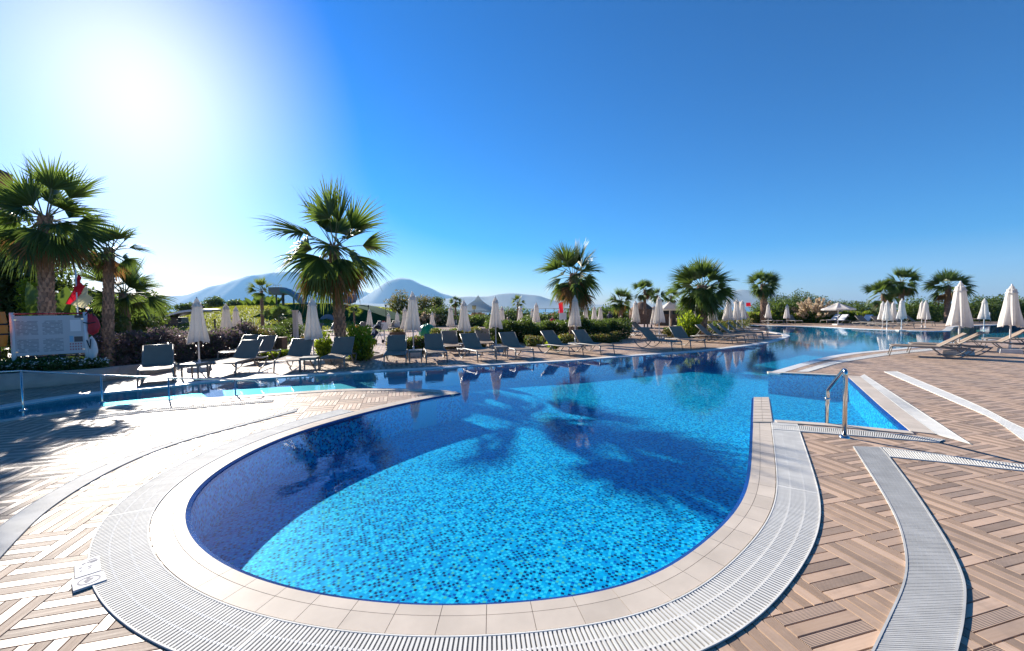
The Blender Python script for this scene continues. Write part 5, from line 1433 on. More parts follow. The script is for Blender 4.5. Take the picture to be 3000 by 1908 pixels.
# yellow folded wet-floor stand
a = (-9.97, 19.502)
root = empty('yellow_stand', (a[0], a[1], 0), .5); tag(root, 'yellow folding caution stand on the deck behind the fifth lounger', 'floor sign')
for s in (-1, 1):
    mb = MB(); mb.grid([[(-.13, s * .16, 0), (.13, s * .16, 0)], [(-.09, s * .015, .58), (.09, s * .015, .58)]]); mb.grid([[(-.13, s * .145, 0), (.13, s * .145, 0)], [(-.09, 0, .57), (.09, 0, .57)]]); mb.build('leaf', MAT_YELLOW, root)
a = (-12.689, 33.629)
puffy('yellow_float', 'yellow swim float on a dark lounger behind the bright shrub', 'pool float', (a[0], a[1], .52), (.32, .2, .12), MAT_YELLOW, .15)
# brown post before the green mound
a = (-12.686, 24.0, 0.345)
root = empty('wooden_post', (a[0], a[1], 0)); tag(root, 'square tan post beside the half-lit umbrella', 'post')
zt_ = (-12.638, 24.0, 1.806)[2]
mb = MB(); mb.box((0, 0, zt_ / 2), (.22, .22, zt_)); mb.build('shaft', MAT_PLASTER, root)
mb = MB(); mb.box((0, 0, zt_ + .03), (.28, .28, .06)); mb.build('cap', MAT_PLASTER, root)
# round red sign
a = (-7.259, 23.206)
root = empty('round_sign', (a[0], a[1], 0)); tag(root, 'round red sign with white number on a dark post, by the stroller', 'sign')
zc = (-6.391, 20.5, 1.095)[2]
mb = MB(); mb.tube([(0, 0, 0), (0, 0, zc)], .022, 8); mb.build('post', MAT_DKMETAL, root)
mb = MB(); n_ = 28; mb.grid([[(.11 * math.cos(q), y, zc + .11 * math.sin(q)) for q in [2 * PI * j / n_ for j in range(n_)]] for y in (-.035, -.02)], True)
mb.poly([(.11 * math.cos(2 * PI * j / n_), -.035, zc + .11 * math.sin(2 * PI * j / n_)) for j in range(n_)]); mb.build('disc', M('sign_red', (.30, .02, .025), .5), root)
def text(body, size, loc, rot, mat, parent, name='lettering', ext=.002):
    cu = bpy.data.curves.new(name, 'FONT'); cu.body = body; cu.size = size; cu.align_x = 'CENTER'; cu.align_y = 'CENTER'; cu.extrude = ext
    to = bpy.data.objects.new(name, cu); COL.objects.link(to)
    dg = bpy.context.evaluated_depsgraph_get(); me = bpy.data.meshes.new_from_object(to.evaluated_get(dg))
    bpy.data.objects.remove(to)
    me.materials.clear(); me.materials.append(mat)
    o = bpy.data.objects.new(name, me); o.location = loc; o.rotation_euler = rot
    return link(o, parent)
text('14', .15, (0, -.04, zc + .01), (PI / 2, 0, 0), MAT_WHITE, root)
a = (-8.936, 28.599); 
mb = MB(); zz = (-7.172, 23.0, 0.957)[2]; mb.box((0, 0, zz - .05), (.32, .02, .42)); mb.tube([(0, .02, 0), (0, .02, zz - .2)], .02, 6)
o = mb.build('notice_sign', MAT_WHITE, None, loc=((-7.172, 23.0, 0.957)[0], 23, 0)); tag(o, 'small white notice panel just behind the round red sign', 'sign')
# stroller
a = (-7.362, 22.057)
root = empty('stroller', (a[0], a[1], 0), -.3); tag(root, 'dark baby stroller with a pale cloth, near the round red sign', 'stroller')
mb = MB(); rows = []
for i in range(8):
    t = i / 7; rows.append([(.19 * math.cos(q) * (1 - .15 * t), -.28 + .55 * t, .42 + .12 * math.sin(q) + .35 * t) for q in np.linspace(PI, 2 * PI, 7)])
mb.grid(rows); mb.build('seat', MAT_NAVY, root, smooth=True)
mb = MB(); rows = []
for i in range(7):
    t = PI * (.1 + .5 * i / 6); rows.append([(.2 * math.cos(q), .18 - .30 * math.cos(t) * math.sin(q) , .72 + .30 * math.sin(t) * math.sin(q)) for q in np.linspace(0, PI, 9)])
mb.grid(rows); mb.build('hood', MAT_BLACKC, root, smooth=True)
mb = MB(); mb.grid([[(-.24, .25, 1.02), (.1, .28, 1.0)], [(-.30, .1, .75), (-.02, .05, .8)], [(-.31, .08, .4), (-.1, 0, .45)]]); mb.build('hanging_cloth', MAT_TOWEL, root, smooth=True)
for s in (-1, 1):
    mb = MB(); mb.tube([(s * .2, .42, 1.0), (s * .2, .1, .55), (s * .2, -.35, .12)], .014, 6); mb.tube([(s * .2, .1, .55), (s * .22, .32, .12)], .014, 6); mb.build('frame', MAT_DKMETAL, root)
    for y in (-.36, .33):
        mb = MB(); mb.tube([(s * .22 - .02, y, .1), (s * .22 + .02, y, .1)], .1, 16); mb.build('wheel', MAT_BLACKC, root)
mb = MB(); mb.tube([(-.2, .42, 1.0), (.2, .42, 1.0)], .016, 6); mb.build('handle', MAT_BLACKC, root)
# green play dome
a = (-5.807, 28.009)
root = empty('play_dome', (a[0], a[1], 0)); tag(root, 'green ribbed plastic play dome behind the flower bed', 'play dome')
dr_ = .55
for j in range(10):
    mb = MB(); rows = []
    for i in range(9):
        th = PI / 2 * i / 8; row = []
        for q in range(6):
            ph = 2 * PI * (j + q / 5) / 10; r = dr_ * (1 + .05 * math.sin(PI * q / 5))
            row.append((r * math.sin(th) * math.cos(ph), r * math.sin(th) * math.sin(ph), .25 + 1.05 * r * math.cos(th)))
        rows.append(row)
    mb.grid(rows); mb.grid([rows[-1], [(x, y, 0) for x, y, z in rows[-1]]]); mb.build('dome_panel', MAT_GREENP, root, smooth=True)
# wooden planter box
a = (-7.267, 25.948)
root = empty('wooden_planter', (a[0], a[1], 0), .1); tag(root, 'brown wooden planter box behind the seventh lounger', 'planter')
for i in range(4):
    mb = MB(); mb.box((0, 0, .06 + .1 * i), (.95, .4, .09)); mb.build('plank', MAT_WOOD, root)
plant('planter_flowers', 'dry brown plants filling the wooden planter box', 'plant', [('foliage', leaf_cloud(RG, 500, ell(RG, (a[0], a[1], .45), (.45, .18, .16), .1, .36), .09), LEAF_OLIVE)])

# ================================================================ BEHIND: LAWN, MOUND, SLIDE
def lawn_h(x, y):
    u = (x + 29) / 16.0; v = (y - 58) / 24.0
    return 2.9 * max(0.0, 1 - u * u * .8) ** .7 * max(0.0, 1 - v * v) ** .9
mb = MB(); mb.grid([[(x, y, lawn_h(x, y) - .03) for x in np.linspace(-48, -10, 60)] for y in np.linspace(34, 84, 40)])
tag(mb.build('lawn_hill', MAT_GRASS, smooth=True), kind='structure')
n_ = 26000; gx = RG.uniform(-46, -12, n_); gy = RG.uniform(34.5, 62, n_)
gz = np.array([lawn_h(x, y) for x, y in zip(gx, gy)]) - .04
P = np.stack([gx, gy, gz], 1); d = RG.normal(size=(n_, 3)) * .35; d[:, 2] = 1; w = RG.normal(size=(n_, 3)); w[:, 2] = 0; w /= np.linalg.norm(w, axis=1)[:, None]
s = RG.uniform(.08, .2, n_)[:, None]
o = bpy.data.objects.new('lawn_grass', quads_mesh('lawn_grass', np.stack([P - w * .05, P + w * .05, P + d * s + w * .03, P + d * s - w * .03], 1), M_leaf('grass_blade', [(.13, .18, .02), (.20, .24, .03), (.26, .25, .05)], .45, (.45, .45, .05)))); link(o)
tag(o, 'short sunlit grass on the hill behind the hedge', 'grass', kind='stuff')
# green mound wall
MY = 40.0
prof = [(-26.694, 40.0, 0.044), (-26.493, 40.0, 0.943), (-25.311, 40.0, 1.362), (-23.96, 40.0, 1.878), (-22.778, 40.0, 2.33), (-21.773, 40.0, 2.517), (-19.941, 40.0, 2.561), (-17.945, 40.0, 2.537), (-16.284, 40.0, 2.417), (-14.631, 40.0, 1.997), (-13.31, 40.0, 1.548), (-11.659, 40.0, 0.928), (-10.671, 40.0, 0.383), (-10.516, 40.0, -0.154)]
root = empty('green_mound'); tag(root, 'dark green curved mound wall behind the tallest palm', 'wall')
mb = MB(); top_ = resample(catmull([(p[0], p[2]) for p in prof[1:-1]], .2), .3)
mb.grid([[(p.x, MY, -.1) for p in top_], [(p.x, MY, max(.05, p.y)) for p in top_], [(p.x, MY + 7, max(.05, p.y)) for p in top_]]); mb.build('wall', MAT_WALLG, root)
ax0, ax1 = (-18.691, 39.9, 0.551)[0], (-17.128, 39.9, 0.532)[0]; azt = (-17.931, 39.9, 1.506)[2]
ac, ar = (ax0 + ax1) / 2, (ax1 - ax0) / 2 + .25
arcp = [(ac + ar * math.cos(t), azt * math.sin(t)) for t in np.linspace(0, PI, 21)]
arci = [(ac + ar * .72 * math.cos(t), azt * .74 * math.sin(t)) for t in np.linspace(0, PI, 21)]
mb = MB(); mb.grid([[(x, MY - .25, z) for x, z in arcp], [(x, MY - .25, z) for x, z in arci]]); mb.grid([[(x, MY - .25, z) for x, z in arcp], [(x, MY + .1, z) for x, z in arcp]]); mb.build('arch_surround', MAT_BLUEW, root)
mb = MB(); mb.poly([(x, MY - .05, z) for x, z in arci]); mb.build('tunnel_mouth', MAT_BLUE, root)
mb = MB(); mb.box((ac - .2, MY - .12, .5), (.8, .08, 1.0)); mb.build('tunnel_door', MAT_DKMETAL, root)
# slide tower
TY = 47.0
root = empty('slide_tower'); tag(root, 'grey slide tower cabin on tall posts above the mound', 'tower')
t0, t1 = (-27.389, 47.0, 4.701), (-26.055, 47.0, 3.75); tw_ = t1[0] - t0[0]; zc0, zc1 = t1[2], (-27.393, 47.0, 4.584)[2]
mb = MB(); mb.box(((t0[0] + t1[0]) / 2, TY, (zc0 + zc1) / 2), (tw_, 1.5, zc1 - zc0)); mb.build('cabin', MAT_GREYW, root)
for i in range(5):
    mb = MB(); mb.box(((t0[0] + t1[0]) / 2, TY - .76, zc0 + (zc1 - zc0) * (i + .5) / 5), (tw_ * .98, .03, (zc1 - zc0) / 5 - .03)); mb.build('panel', MAT_GREYW, root)
for x in (t0[0] + .45, t0[0] + 1.15, t1[0] - .05, t1[0] + 1.1, t1[0] + 2.4):
    mb = MB(); mb.tube([(x, TY, 0), (x, TY, zc0 + .05)], .09, 8); mb.build('post', MAT_DKMETAL, root)
mb = MB(); mb.tube([(t0[0] + .4, TY - .5, zc1 + .25), (t1[0], TY - .5, zc1 + .25)], .03, 6)
for q in range(4): mb.tube([(t0[0] + .4 + q * (tw_ - .4) / 3, TY - .5, zc1), (t0[0] + .4 + q * (tw_ - .4) / 3, TY - .5, zc1 + .25)], .025, 6)
mb.build('railing', MAT_STEEL, root)
mb = MB(); mb.box((t1[0] + 1.4, TY, zc0 + .1), (2.8, .5, .18)); mb.build('walkway', MAT_WOOD, root)
root = empty('water_slide'); tag(root, 'blue curved water slide running down from the grey tower', 'water slide')
sp_ = [(-25.677, 46.5, 4.421), (-25.01, 46.4, 4.254), (-24.304, 46.2, 3.776), (-23.683, 46.0, 3.15), (-22.951, 45.5, 2.6), (-21.89, 45.0, 2.095), (-20.721, 44.5, 2.079)]
sp2 = catmull([(p[0], p[2]) for p in sp_], .3)
mb = MB(); rows = []
for i, p in enumerate(sp2):
    rows.append([(p.x + .0, 46 + .55 * math.cos(q), p.y + .55 * math.sin(q)) for q in np.linspace(PI * .95, PI * 2.05, 9)])
mb.grid(rows); mb.build('chute', MAT_BLUE, root, smooth=True)
mb = MB(); mb.tube([(p.x, 45.45, p.y) for p in sp2], .06, 6); mb.build('rim', MAT_BLUEW, root)
a = (-18.173, 46.0, 3.16)
root = empty('slide_bowl', (a[0], a[1], 0)); tag(root, 'blue round slide bowl above the right end of the mound', 'water slide')
mb = MB(); mb.lathe([(.15, a[2] - .55), (.65, a[2] - .4), (.85, a[2] + .1), (.82, a[2] + .42)], 24); mb.build('bowl', MAT_BLUE, root, smooth=True)
mb = MB(); mb.tube([(0, 0, 0), (0, 0, a[2] - .5)], .12, 8); mb.build('column', MAT_DKMETAL, root)
# arched edge on the lawn and fence
root = empty('arched_wall'); tag(root, 'curved white-edged arch on the lawn, left of the first umbrella', 'wall')
ap = [(-31.241, 36.0, 1.324), (-30.568, 36.0, 1.616), (-29.809, 36.0, 1.816), (-29.052, 36.0, 1.987), (-28.3, 36.0, 2.068), (-27.398, 36.0, 2.116), (-26.351, 36.0, 2.074)]
apc = catmull([(p[0], p[2]) for p in ap], .3)
mb = MB(); mb.grid([[(p.x, 36, p.y - .16), (p.x, 36, p.y), (p.x, 37.2, p.y + .04), (p.x, 37.2, p.y - .16)] for p in apc]); mb.build('arch', MAT_WHITE, root, smooth=True)
mb = MB(); mb.grid([[(p.x, 36.02, p.y - .17), (p.x, 37.1, p.y - .30)] for p in apc]); mb.build('underside', MAT_DKMETAL, root)
a = (-30.769, 36.0, 1.138); mb = MB(); mb.tube([(a[0], 36.4, 0), (a[0], 36.4, (-30.75, 36.0, 1.558)[2])], .07, 8); mb.build('post', MAT_DKMETAL, root)
root = empty('lawn_fence'); tag(root, 'dark post-and-rail fence at the foot of the lawn', 'fence')
fz = 1.05
fxs = [(-28.815, 32.0, 0.69)[0], (-27.082, 32.0, 0.669)[0], (-26.148, 32.0, 0.658)[0], (-25.028, 32.0, 0.644)[0], (-24.015, 32.0, 0.632)[0], (-23.214, 32.0, 0.622)[0], (-22.201, 32.0, 0.61)[0], (-21.134, 32.0, 0.596)[0]]
for x in fxs:
    mb = MB(); mb.box((x, 32, .65), (.08, .08, 1.3)); mb.build('post', MAT_DKMETAL, root)
for z in (.35, .7, 1.05):
    mb = MB(); mb.tube([(fxs[0], 32, z), (fxs[-1], 32, z)], .018, 6); mb.build('rail', MAT_DKMETAL, root)
a = (-30.652, 37.0, 0.801); mb = MB(); mb.box((0, 0, .45), (1.9, 1.0, .9), taper=.92); mb.box((0, 0, .93), (2.0, 1.1, .06)); o = mb.build('equipment_box', MAT_DKMETAL, None, loc=(a[0], 37, .45)); tag(o, 'dark green equipment box on the lawn behind the fence', 'box')
a = (-29.907, 37.0, 0.915); mb = MB(); mb.box((0, 0, .4), (.5, .8, .8), taper=.95); mb.box((0, 0, .82), (.56, .86, .05)); o = mb.build('equipment_cabinet', MAT_GREYW, None, loc=(a[0], 37.2, .55)); tag(o, 'small grey cabinet beside the dark equipment box', 'box')

# distant trees on the lawn crest
def tree(label, a, r, n, mat, group='trees on the skyline', size=.3):
    root = empty('round_tree', (a[0], a[1], 0)); tag(root, label, 'tree', group)
    zc = a[2]
    mb = MB(); mb.tube([(0, 0, -.2), (.05, 0, zc * .5), (-.03, 0, zc)], [.16, .12, .05], 8)
    for q in range(4): mb.tube([(0, 0, zc * .55), (r[0] * .5 * math.cos(q * 1.7), r[1] * .5 * math.sin(q * 1.7), zc + r[2] * .3)], [.07, .02], 6)
    mb.build('trunk', MAT_WOOD, root)
    Q = np.concatenate([leaf_cloud(RG, n // 5, ell(RG, (r[0] * .55 * math.cos(k * 1.3), r[1] * .55 * math.sin(k * 1.3), zc + r[2] * (.35 * math.sin(k * 2.2))), (r[0] * .6, r[1] * .6, r[2] * .62), .3, -5), size) for k in range(5)])
    o = bpy.data.objects.new('crown', quads_mesh('crown', Q, mat)); link(o, root); o['kind'] = 'stuff'
    return root
for a, r, n, lab in (((-52.18, 72.0, 3.468), (1.5, 1.2, 1.3), 1500, 'round dark tree on the lawn crest, right of the first umbrella'), ((-49.823, 74.0, 3.224), (1.4, 1.2, 1.0), 1300, 'dark tree on the lawn crest beside the banana plants'), ((-49.592, 76.0, 3.181), (1.3, 1.2, .9), 1200, 'second dark tree on the lawn crest beside the banana plants'),
                     ((-60.261, 70.0, 2.606), (1.2, 1.0, 1.6), 1400, 'narrow grey-green tree left of the arch'), ((-63.869, 80.0, 2.867), (1.8, 1.0, .9), 1300, 'small tree behind the middle of the arch'), ((-61.534, 80.0, 2.971), (1.6, 1.0, 1.0), 1300, 'small tree behind the right of the arch'), ((-61.376, 82.0, 2.777), (1.3, 1.0, .8), 1100, 'small tree behind the first umbrella top'), ((-53.4, 76.0, 2.848), (1.0, 1.0, .7), 1000, 'low tree between the crest trees')):
    tree(lab, a, r, n, LEAF_DARK)

# ================================================================ TENT, HUT, SEA FENCE
root = empty('white_tent'); tag(root, 'white peaked tent with open sides before the coastal hills', 'tent')
t0 = (-6.724, 50.0, 1.585); t1 = (-2.269, 50.0, 1.531); pk = (-3.363, 50.0, 3.58); cxm = (t0[0] + t1[0]) / 2; tw_ = (t1[0] - t0[0])
mb = MB(); corners = [(t0[0], 48), (t1[0] + .6, 48), (t1[0] + .6, 53), (t0[0], 53)]; pkx, pkz = (-4.115, 50.0, 3.34)[0], pk[2]; ez = t0[2]
for q in range(4):
    a_, b_ = Vector(corners[q]), Vector(corners[(q + 1) % 4]); rows = []
    for i in range(8):
        t = i / 7; r_ = []
        for j in range(7):
            e_ = a_.lerp(b_, j / 6); x = pkx + (e_.x - pkx) * t; y = 50.5 + (e_.y - 50.5) * t
            r_.append((x, y, pkz - (pkz - ez) * t ** .62 + .12 * math.sin(PI * j / 6) * t))
        rows.append(r_)
    mb = MB(); mb.grid(rows); mb.grid([rows[-1], [(x, y, z - .25) for x, y, z in rows[-1]]]); mb.build('roof_panel', MAT_TEAL if q == 0 else MAT_CANVAS, root, smooth=True)
for c_ in corners:
    mb = MB(); mb.tube([(c_[0], c_[1], -.1), (c_[0], c_[1], ez)], .06, 8); mb.build('post', MAT_WHITE, root)
pk2 = (-4.867, 46.0, 2.653)
root = empty('lantern_post', ((-4.041, 44.0, 2.058)[0], 44, 0)); tag(root, 'yellow lantern post in front of the white tent', 'street lamp')
zl_ = (-4.042, 44.0, 1.985)[2]
mb = MB(); mb.tube([(0, 0, 0), (0, 0, zl_ - .15)], .035, 8); mb.build('post', MAT_DKMETAL, root)
mb = MB(); mb.box((0, 0, zl_), (.34, .34, .36), taper=1.2); mb.build('lantern', MAT_FLAGY, root)
mb = MB(); mb.box((0, 0, zl_ + .21), (.44, .44, .06)); mb.build('cap', MAT_DKMETAL, root)
for a, h0, lab in (((-12.293, 40.0, 2.268), 0, 'slim dark lamp post behind the round red sign'), ((-14.691, 42.0, 2.281), 0, 'slim dark lamp post at the end of the green mound')):
    root = empty('lamp_post', (a[0], a[1], 0)); tag(root, lab, 'street lamp')
    mb = MB(); mb.tube([(0, 0, 0), (0, 0, a[2])], .03, 8); mb.build('post', MAT_DKMETAL, root)
    mb = MB(); mb.lathe([(.0, a[2] + .12), (.09, a[2] + .08), (.07, a[2] - .1), (.03, a[2] - .12)], 10); mb.build('lantern', MAT_DKMETAL, root)
a = (0.704, 33.0, 1.853)
root = empty('globe_lamp', (a[0], a[1], 0)); tag(root, 'white globe lamp beside the little yellow-green palm', 'street lamp')
mb = MB(); mb.lathe([(.0, .16), (.08, .14), (.145, .07), (.16, 0), (.145, -.07), (.08, -.14), (0, -.16)], 16, (0, 0, a[2])); mb.build('globe', MAT_WHITE, root, smooth=True)
mb = MB(); mb.tube([(0, 0, 0), (0, 0, a[2] - .15)], .04, 8); mb.build('post', MAT_WOOD, root)
# sea fence
root = empty('sea_fence'); tag(root, 'thin dark wire fence before the sea', 'fence')
fa_, fb_ = (-10.808, 62.0, 1.988), (10.356, 62.0, 1.73); fzt = (-1.002, 62.0, 1.817)[2]
for i in range(17):
    x = fa_[0] + (fb_[0] - fa_[0]) * i / 16; mb = MB(); mb.tube([(x, 62, -.1), (x, 62, fzt)], .045, 6); mb.build('post', MAT_DKMETAL, root)
for z in (fzt, fzt * .66, fzt * .33):
    mb = MB(); mb.tube([(fa_[0], 62, z), (fb_[0], 62, z)], .025, 5); mb.build('wire', MAT_DKMETAL, root)
# thatched hut
a = (11.409, 36.0, 0.923)
root = empty('thatched_hut', (a[0], a[1], 0)); tag(root, 'brown thatched hut behind the small palms', 'hut')
zt_ = (11.709, 36.0, 2.178)[2]; hw = (12.49, 36.0, 0.91)[0] - a[0]
mb = MB()
for q in range(12):
    aa, bb = 2 * PI * q / 12, 2 * PI * (q + 1) / 12
    mb.grid([[(hw * 1.05 * math.cos(t), hw * 1.05 * math.sin(t), .35) for t in (aa, (aa + bb) / 2, bb)], [(hw * .95 * math.cos(t), hw * .95 * math.sin(t), zt_ * .75) for t in (aa, (aa + bb) / 2, bb)], [(hw * .35 * math.cos(t), hw * .35 * math.sin(t), zt_) for t in (aa, (aa + bb) / 2, bb)], [(0, 0, zt_ + .15)] * 3])
mb.build('thatch_roof', MAT_THATCH, root)
for q in range(6):
    mb = MB(); mb.tube([(hw * .8 * math.cos(q), hw * .8 * math.sin(q), 0), (hw * .8 * math.cos(q), hw * .8 * math.sin(q), 1.6)], .06, 6); mb.build('post', MAT_WOOD, root)
# bar shelter with dark roof right of the hut
a = (15.845, 40.0, 0.792)
root = empty('bar_shelter', (a[0], a[1], 0)); tag(root, 'dark-roofed bar shelter behind the open square parasol', 'shelter')
zs = (15.842, 40.0, 1.725)[2]
mb = MB(); mb.box((0, 0, zs), (4.2, 2.5, .18)); mb.build('roof', MAT_WOOD, root)
for sx_ in (-2, -.7, .7, 2):
    mb = MB(); mb.box((sx_, -1.1, zs / 2), (.12, .12, zs)); mb.build('post', MAT_WOOD, root)
mb = MB(); mb.box((0, .4, .55), (3.6, .5, 1.1)); mb.build('counter', MAT_WOOD, root)
mb = MB(); mb.box((.5, 1.15, zs * .55), (3.8, .1, zs * .9)); mb.build('back_wall', MAT_DKMETAL, root)
# sand coloured canopy past the bushiest palm
a0, a1 = (24.096, 43.0, 0.455), (25.1, 43.0, 0.443)
root = empty('shade_sail'); tag(root, 'sand-coloured sloping shade canopy past the bushiest palm', 'canopy')
A_ = Vector((a0[0], 43, (24.222, 43.0, 2.279)[2])); B_ = Vector((a1[0], 43, .3)); C_ = Vector((a1[0] - .2, 44.6, .3)); D_ = Vector((a0[0], 44.6, A_.z))
mb = MB(); mb.grid([[tuple(A_.lerp(B_, q).lerp(D_.lerp(C_, q), s_) - Vector((0, 0, .15 * math.sin(PI * q)))) for q in np.linspace(0, 1, 7)] for s_ in np.linspace(0, 1, 4)])
mb.poly([tuple(A_), tuple(B_), (A_.x, 43, .3)]); mb.build('canvas', MAT_TOWELB, root)
mb = MB(); mb.tube([(A_.x, 43, 0), tuple(A_)], .05, 8); mb.build('pole', MAT_WHITE, root)
# white notice board and red flag beside the skirted palm
a = (3.729, 30.0, 0.756)
root = empty('notice_board', (a[0], a[1], 0)); tag(root, 'white notice board on two thin posts, left of the skirted palm', 'sign')
zb0, zb1 = (3.73, 30.0, 0.806)[2], (3.735, 30.0, 1.456)[2]
mb = MB(); mb.box((0, 0, (zb0 + zb1) / 2), (.48, .03, zb1 - zb0)); mb.build('panel', MAT_WHITE, root)
for s_ in (-.25, .25):
    mb = MB(); mb.tube([(s_, 0, 0), (s_, 0, zb1 + .3)], .018, 6); mb.build('post', MAT_WHITE, root)
a = (4.065, 34.0, 1.759)
root = empty('red_flag', (a[0], a[1], 0)); tag(root, 'plain red flag on a pole above the white notice board', 'flag')
mb = MB(); mb.tube([(.2, 0, 0), (.2, 0, a[2] + .6)], .02, 6); mb.build('flag_pole', MAT_WHITE, root)
mb = MB(); mb.grid([[(-.22 + .06 * math.sin(3 * q + t), .06 * math.sin(5 * q + 4 * t), a[2] - .35 + .8 * q) if t == 0 else (.2 * t - .1, .05 * math.sin(4 * q + 3 * t), a[2] - .35 + .9 * q) for t in (0, .5, 1, 1.45)] for q in np.linspace(0, 1, 7)]); mb.build('cloth', MAT_FLAGR, root, smooth=True)
a = (40.485, 70.0, 2.075)
root = empty('red_flag', (a[0], a[1], 0)); tag(root, 'small red flag far off before the blue headland', 'flag')
mb = MB(); mb.tube([(.3, 0, 0), (.3, 0, a[2] + .5)], .03, 6); mb.build('flag_pole', MAT_WHITE, root)
mb = MB(); mb.grid([[(-.45 + .75 * t, .08 * math.sin(5 * t + 2 * q), a[2] - .3 + .65 * q) for t in np.linspace(0, 1, 6)] for q in (0, .5, 1)]); mb.build('cloth', MAT_FLAGR, root, smooth=True)

# ================================================================ PEOPLE
def person(label, loc, rz, pose, cols, h=1.7):
    """one skinned body; cols: (hair, skin, top, bottom) materials chosen by height along the body"""
    J = {'stand': dict(pel=(0, 0, .95), chest=(0, .02, 1.30), neck=(0, .02, 1.47), head=(0, -.01, 1.60), top=(0, 0, 1.70), hipL=(-.10, 0, .90), kneeL=(-.11, -.02, .50), ankL=(-.11, .02, .08), toeL=(-.12, -.14, .03), hipR=(.10, 0, .90), kneeR=(.12, -.05, .50), ankR=(.13, .0, .08), toeR=(.14, -.16, .03), shL=(-.19, .02, 1.40), elL=(-.25, .03, 1.12), haL=(-.22, -.10, .90), fiL=(-.21, -.14, .80), shR=(.19, .02, 1.40), elR=(.26, .0, 1.13), haR=(.18, -.18, 1.02), fiR=(.12, -.24, 1.04)),
         'recline': dict(pel=(0, .95, .47), chest=(0, 1.30, .72), neck=(0, 1.44, .86), head=(0, 1.50, .98), top=(0, 1.53, 1.09), hipL=(-.10, .90, .46), kneeL=(-.11, .50, .66), ankL=(-.11, .12, .47), toeL=(-.12, .02, .55), hipR=(.10, .90, .46), kneeR=(.12, .46, .52), ankR=(.12, .06, .46), toeR=(.13, .0, .56), shL=(-.19, 1.38, .80), elL=(-.28, 1.18, .62), haL=(-.12, .98, .62), fiL=(-.04, .93, .63), shR=(.19, 1.38, .80), elR=(.27, 1.16, .60), haR=(.12, .98, .60), fiR=(.05, .92, .62))}[pose]
    E_ = [('pel', 'chest'), ('chest', 'neck'), ('neck', 'head'), ('head', 'top'), ('pel', 'hipL'), ('hipL', 'kneeL'), ('kneeL', 'ankL'), ('ankL', 'toeL'), ('pel', 'hipR'), ('hipR', 'kneeR'), ('kneeR', 'ankR'), ('ankR', 'toeR'), ('chest', 'shL'), ('shL', 'elL'), ('elL', 'haL'), ('haL', 'fiL'), ('chest', 'shR'), ('shR', 'elR'), ('elR', 'haR'), ('haR', 'fiR')]
    rad = dict(pel=(.15, .11), chest=(.16, .11), neck=(.055, .055), head=(.085, .10), top=(.06, .07), hipL=(.085,) * 2, kneeL=(.055,) * 2, ankL=(.04,) * 2, toeL=(.035,) * 2, shL=(.055,) * 2, elL=(.042,) * 2, haL=(.032,) * 2, fiL=(.028,) * 2)
    names = list(J); m = bpy.data.meshes.new('person'); m.from_pydata([J[n_] for n_ in names], [(names.index(a), names.index(b)) for a, b in E_], [])
    o = bpy.data.objects.new('body_source', m); COL.objects.link(o)
    md = o.modifiers.new('skin', 'SKIN'); sv = m.skin_vertices[0].data
    for i, n_ in enumerate(names):
        sv[i].radius = rad.get(n_) or rad[n_[:-1] + 'L']; sv[i].use_root = (n_ == 'pel')
    o.modifiers.new('sub', 'SUBSURF').levels = 1
    dg = bpy.context.evaluated_depsgraph_get(); me = bpy.data.meshes.new_from_object(o.evaluated_get(dg)); bpy.data.objects.remove(o)
    me.materials.clear()
    for c_ in cols: me.materials.append(c_)
    P_ = {n_: Vector(J[n_]) for n_ in names}
    for f in me.polygons:
        best = min(E_, key=lambda e: min((f.center - P_[e[0]].lerp(P_[e[1]], t)).length for t in (0, .5, 1)))
        s_ = best[0] + best[1]
        f.material_index = (0 if ('top' in s_ and f.center.y > P_['head'].y - .04) else 1) if ('head' in s_) else 3 if ('hip' in s_ or 'knee' in s_) else 1 if ('ank' in s_ or 'ha' in best[0] or best[1].startswith('ha')) else 2
        f.use_smooth = True
    ob = bpy.data.objects.new('person', me); ob.location = loc; ob.rotation_euler = (0, 0, rz); ob.scale = (h / 1.7,) * 3
    link(ob); return tag(ob, label, 'person', None)
person('person in dark top standing behind the long hedge, seen from the chest up', (*(-0.212, 23.0, 0.738)[:2], -.35), .6, 'stand', (MAT_HAIR, MAT_SKIN, MAT_BLACKC, MAT_BLACKC))
person('person in dark clothes beyond the three umbrellas', (*(8.589, 36.0, 0.958)[:2], -.2), 2.4, 'stand', (MAT_HAIR, MAT_SKIN, MAT_NAVY, MAT_BLACKC))
person('second person in dark clothes, close beside the other beyond the three umbrellas', (*(8.927, 36.4, 0.946)[:2], -.2), 1.2, 'stand', (MAT_HAIR, MAT_SKIN, MAT_BLACKC, MAT_NAVY))
person('person in reddish clothes far behind the long hedge', (*(3.277, 33.0, 0.667)[:2], -.3), .2, 'stand', (MAT_HAIR, MAT_SKIN, MAT_RED, MAT_BLACKC), 1.5)
person('person in red shorts standing under the paired umbrellas', (*(39.47, 39.073), 0), .2, 'stand', (MAT_HAIR, MAT_SKIN, MAT_SKIN, MAT_RED), 1.55)
a = (14.232, 31.018)
put_lounger(a, R(130), 'lounger with a resting guest, behind the bright shrub', towel=(MAT_TOWEL, 'white towel under the resting guest'))
person('person reclining on a lounger behind the bright shrub', (a[0], a[1], .0), R(130) - PI / 2, 'recline', (MAT_HAIR, MAT_SKIN, MAT_WHITE, MAT_NAVY))

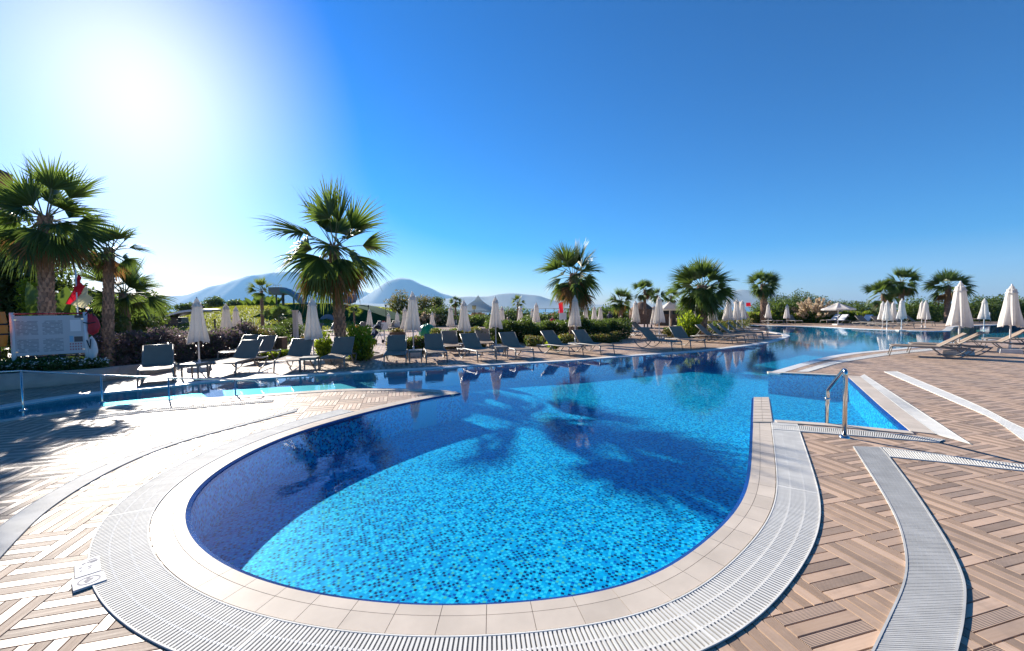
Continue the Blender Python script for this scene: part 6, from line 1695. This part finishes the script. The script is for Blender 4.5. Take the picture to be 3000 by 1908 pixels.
# ================================================================ DEPTH MARKER TILES ON THE DECK
def marker(label, quad, kind):
    root = empty('marker_tile'); tag(root, label, 'marker tile')
    Q = [Vector(q) for q in quad]
    mb = MB(); mb.prism([(q.x, q.y) for q in Q], .001, .016); mb.build('tile', M('marker_ceramic', (.56, .55, .55), .6, .04, spec=.08), root)
    ink = M('marker_ink', (.33, .32, .33), .7, spec=.05)
    def at_(u, v): return Q[0].lerp(Q[1], u).lerp(Q[3].lerp(Q[2], u), v)
    if kind == 'oval':
        mb = MB(); mb.grid([[(*at_(.5 + .36 * k_ * math.cos(t), .5 + .34 * k_ * math.sin(t)), .0172) for t in np.linspace(0, 2 * PI, 40)] for k_ in (1, .86)]); mb.build('oval_ring', ink, root)
        for (u0, v0, u1, v1) in ((.38, .35, .62, .62), (.44, .66, .54, .72), (.36, .58, .46, .5)):
            p, q = at_(u0, v0), at_(u1, v1); d = (q - p).normalized(); n = Vector((-d.y, d.x)) * .008
            mb = MB(); mb.poly([(*(p - n), .0172), (*(q - n), .0172), (*(q + n), .0172), (*(p + n), .0172)]); mb.build('symbol_stroke', ink, root)
    else:
        for (u0, v0, u1, v1, w) in ((.55, .86, .88, .88, .006), (.5, .74, .92, .77, .008), (.62, .67, .9, .70, .005), (.3, .72, .42, .75, .008), (.18, .52, .28, .54, .008), (.2, .32, .28, .34, .006), (.52, .46, .66, .48, .006), (.52, .35, .64, .37, .005)):
            p, q = at_(u0, v0), at_(u1, v1); d = (q - p).normalized(); n = Vector((-d.y, d.x)) * w
            mb = MB(); mb.poly([(*(p - n), .0172), (*(q - n), .0172), (*(q + n), .0172), (*(p + n), .0172)]); mb.build('print_mark', ink, root)
marker('white printed depth tile lying beside the overflow grate', [(-2.899, 2.631), (-2.81, 2.717), (-2.998, 2.889), (-3.082, 2.8)], 'text')
marker('white tile with a faint oval symbol, lying beside the depth tile', [(-2.778, 2.508), (-2.675, 2.62), (-2.79, 2.713), (-2.898, 2.61)], 'oval')

# ================================================================ HAZE
mb = MB(); mb.box((0, 5200, 493), (22000, 10700, 990)); hz = mb.build('haze', [])
k = NT('haze_air'); k.t.nodes.remove(k.p)
pv = k.n('VolumePrincipled'); pv.inputs['Color'].default_value = (0.30, 0.62, 1.0, 1); pv.inputs['Density'].default_value = 0.8e-4; pv.inputs['Anisotropy'].default_value = 0.1
k.l(pv.outputs[0], k.out.inputs['Volume']); hz.data.materials.append(k.mat)
tag(hz, 'pale blue haze over the sea and mountains', 'haze', kind='stuff')
